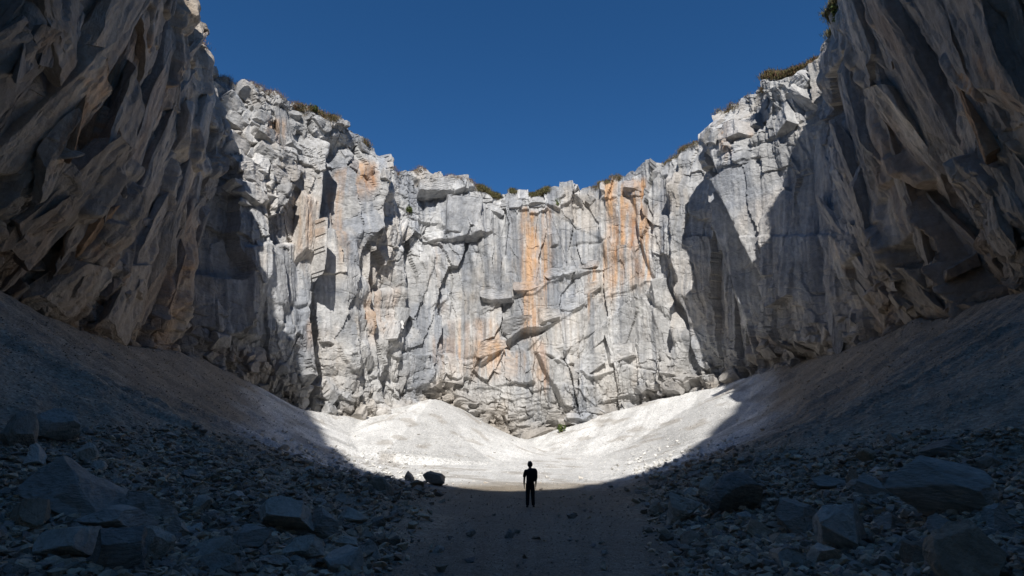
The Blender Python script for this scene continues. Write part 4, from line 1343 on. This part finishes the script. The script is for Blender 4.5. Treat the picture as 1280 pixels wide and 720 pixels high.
# fingers and thumbs
for hand, sgn in ((25, -1), (31, 1)):
    hx, hy, hz = body[hand][0]
    for j, (oy, ln) in enumerate(((0.024, 0.070), (0.008, 0.080), (-0.008, 0.074), (-0.022, 0.058))):
        a = len(body)
        body.append(((hx, hy + oy, hz - 0.035), 0.0085)); body.append(((hx - sgn * 0.004, hy + oy, hz - 0.035 - ln * 0.5), 0.008)); body.append(((hx - sgn * 0.016, hy + oy + 0.003, hz - 0.035 - ln), 0.0065))
        bed += [(hand, a), (a, a + 1), (a + 1, a + 2)]
    a = len(body)
    body.append(((hx - sgn * 0.008, hy + 0.040, hz + 0.005), 0.010)); body.append(((hx - sgn * 0.018, hy + 0.055, hz - 0.035), 0.0085))
    bed += [(hand, a), (a, a + 1)]
skin_mesh('body', body, bed, SKIN, person)
# clothes: shells a little larger than the body
shirt = [((0, 0, 0.80), (0.156, 0.132)), ((0, 0, 0.93), (0.156, 0.130)), ((0, 0, 1.08), (0.152, 0.112)), ((0, -0.01, 1.28), (0.172, 0.126)), ((0, -0.01, 1.40), (0.135, 0.10)), ((0, 0, 1.475), (0.085, 0.08)),
         ((-0.185, -0.01, 1.38), (0.086, 0.08)), ((-0.22, -0.02, 1.24), (0.066, 0.066)), ((-0.245, -0.02, 1.12), (0.064, 0.066)),
         ((0.185, -0.01, 1.38), (0.086, 0.08)), ((0.22, -0.02, 1.24), (0.066, 0.066)), ((0.24, -0.02, 1.12), (0.064, 0.066))]
skin_mesh('shirt', shirt, [(0, 1), (1, 2), (2, 3), (3, 4), (4, 5), (4, 6), (6, 7), (7, 8), (4, 9), (9, 10), (10, 11)], SHIRT, person)
trs = [((0, 0, 0.98), (0.150, 0.122)), ((-0.085, 0, 0.84), (0.098, 0.10)), ((-0.10, 0.015, 0.50), (0.075, 0.078)), ((-0.11, -0.01, 0.28), (0.068, 0.07)), ((-0.115, -0.02, 0.06), (0.062, 0.066)),
       ((0.085, 0, 0.84), (0.098, 0.10)), ((0.105, 0.03, 0.50), (0.075, 0.078)), ((0.11, 0.01, 0.28), (0.068, 0.07)), ((0.12, 0.0, 0.06), (0.062, 0.066))]
skin_mesh('trousers', trs, [(0, 1), (1, 2), (2, 3), (3, 4), (0, 5), (5, 6), (6, 7), (7, 8)], TROUS, person)
for sx_, yy in ((-0.125, 0.055), (0.135, 0.075)):
    def shoe_fn(v):
        v = v.copy(); v[:, 2] = np.maximum(v[:, 2], 0.0); return v
    ellip('shoe', (sx_, yy, 0.035), (0.05, 0.14, 0.055), SHOE, person, 3, shoe_fn)
ellip('hair', (0, 0.005, 1.65), (0.106, 0.122, 0.122), HAIR, person, 4,
      lambda v: v * (1 + 0.05 * (fbm(v[:, :1] * 40, v[:, 2:] * 40 + v[:, 1:2] * 30, 9, 3) - 0.5)))
for sx_ in (-1, 1):
    ellip('ear', (sx_ * 0.083, 0.02, 1.63), (0.012, 0.02, 0.032), SKIN, person, 2)
for sx_ in (-1, 1):
    ellip('eye', (sx_ * 0.031, 0.098, 1.645), (0.012, 0.008, 0.008), plain_mat('eye_white', (0.7, 0.7, 0.68), 0.3), person, 2)
ellip('nose', (0, 0.115, 1.615), (0.014, 0.018, 0.026), SKIN, person, 2)
ellip('mouth', (0, 0.098, 1.58), (0.024, 0.008, 0.007), plain_mat('lips', (0.28, 0.11, 0.09), 0.5), person, 2)


def pack_fn(v):
    v = v.copy(); c = np.array([0.10, -0.19, 1.24]); q = (v - c) / np.array([0.15, 0.09, 0.24])
    q = np.sign(q) * np.abs(q) ** 0.6; q /= np.maximum(np.abs(q).max(), 1e-6)
    return c + q * np.array([0.195, 0.12, 0.26]) + 0.008 * (fbm(v[:, :1] * 18, v[:, 2:] * 18, 12, 3) - 0.5)


bag = bpy.data.objects.new('backpack', None); COL.objects.link(bag)
bag.location = person.location; bag.scale = person.scale
tag(bag, 'black backpack hanging on the back and right shoulder of the person', 'backpack')
ellip('pack', (0.10, -0.19, 1.24), (0.15, 0.09, 0.24), PACK, bag, 4, pack_fn)
for sx_ in (-0.02, 0.15):
    skin_mesh('strap', [((sx_, -0.16, 1.38), (0.022, 0.012)), ((sx_, -0.06, 1.475), (0.024, 0.012)), ((sx_, 0.09, 1.42), (0.024, 0.012)), ((sx_, 0.13, 1.22), (0.022, 0.012)), ((sx_ + 0.04, 0.02, 1.05), (0.018, 0.010)), ((sx_ + 0.03, -0.12, 1.04), (0.018, 0.010))],
              [(0, 1), (1, 2), (2, 3), (3, 4), (4, 5)], PACK, bag)

# ------------------------------------------------------------------ sky, sun, camera
w = bpy.data.worlds.new('World'); scene.world = w; w.use_nodes = True
nt = w.node_tree
sky = nt.nodes.new('ShaderNodeTexSky'); sky.sky_type = 'NISHITA'; sky.sun_disc = False
sky.sun_elevation = SUN_EL; sky.sun_rotation = math.radians(180)
sky.altitude = 2600; sky.air_density = 1.0; sky.dust_density = 0.2; sky.ozone_density = 4.0
hs = nt.nodes.new('ShaderNodeHueSaturation'); hs.inputs['Saturation'].default_value = 1.22
nt.links.new(sky.outputs[0], hs.inputs['Color']); nt.links.new(hs.outputs[0], nt.nodes['Background'].inputs[0])
nt.nodes['Background'].inputs[1].default_value = 0.10

sl = bpy.data.lights.new('sun', 'SUN'); sl.energy = 5.0; sl.angle = math.radians(0.5); sl.color = (1.0, 0.97, 0.93)
so = bpy.data.objects.new('sun', sl); COL.objects.link(so)
so.rotation_euler = Vector((0, math.cos(SUN_EL), -math.sin(SUN_EL))).to_track_quat('-Z', 'Y').to_euler()

cam = bpy.data.cameras.new('camera'); cam.sensor_width = 36; cam.lens = F / 1280 * 36; cam.clip_end = 2000; cam.clip_start = 0.1
co = bpy.data.objects.new('camera', cam); COL.objects.link(co)
co.location = (0, 0, CZ); co.rotation_euler = (math.pi / 2 + PITCH, 0, 0)
scene.camera = co
scene.view_settings.view_transform = 'Standard'; scene.view_settings.look = 'None'
scene.view_settings.exposure = 0.25; scene.view_settings.gamma = 1.0
scene.view_settings.use_curve_mapping = False
scene.cycles.max_bounces = 8; scene.cycles.diffuse_bounces = 6
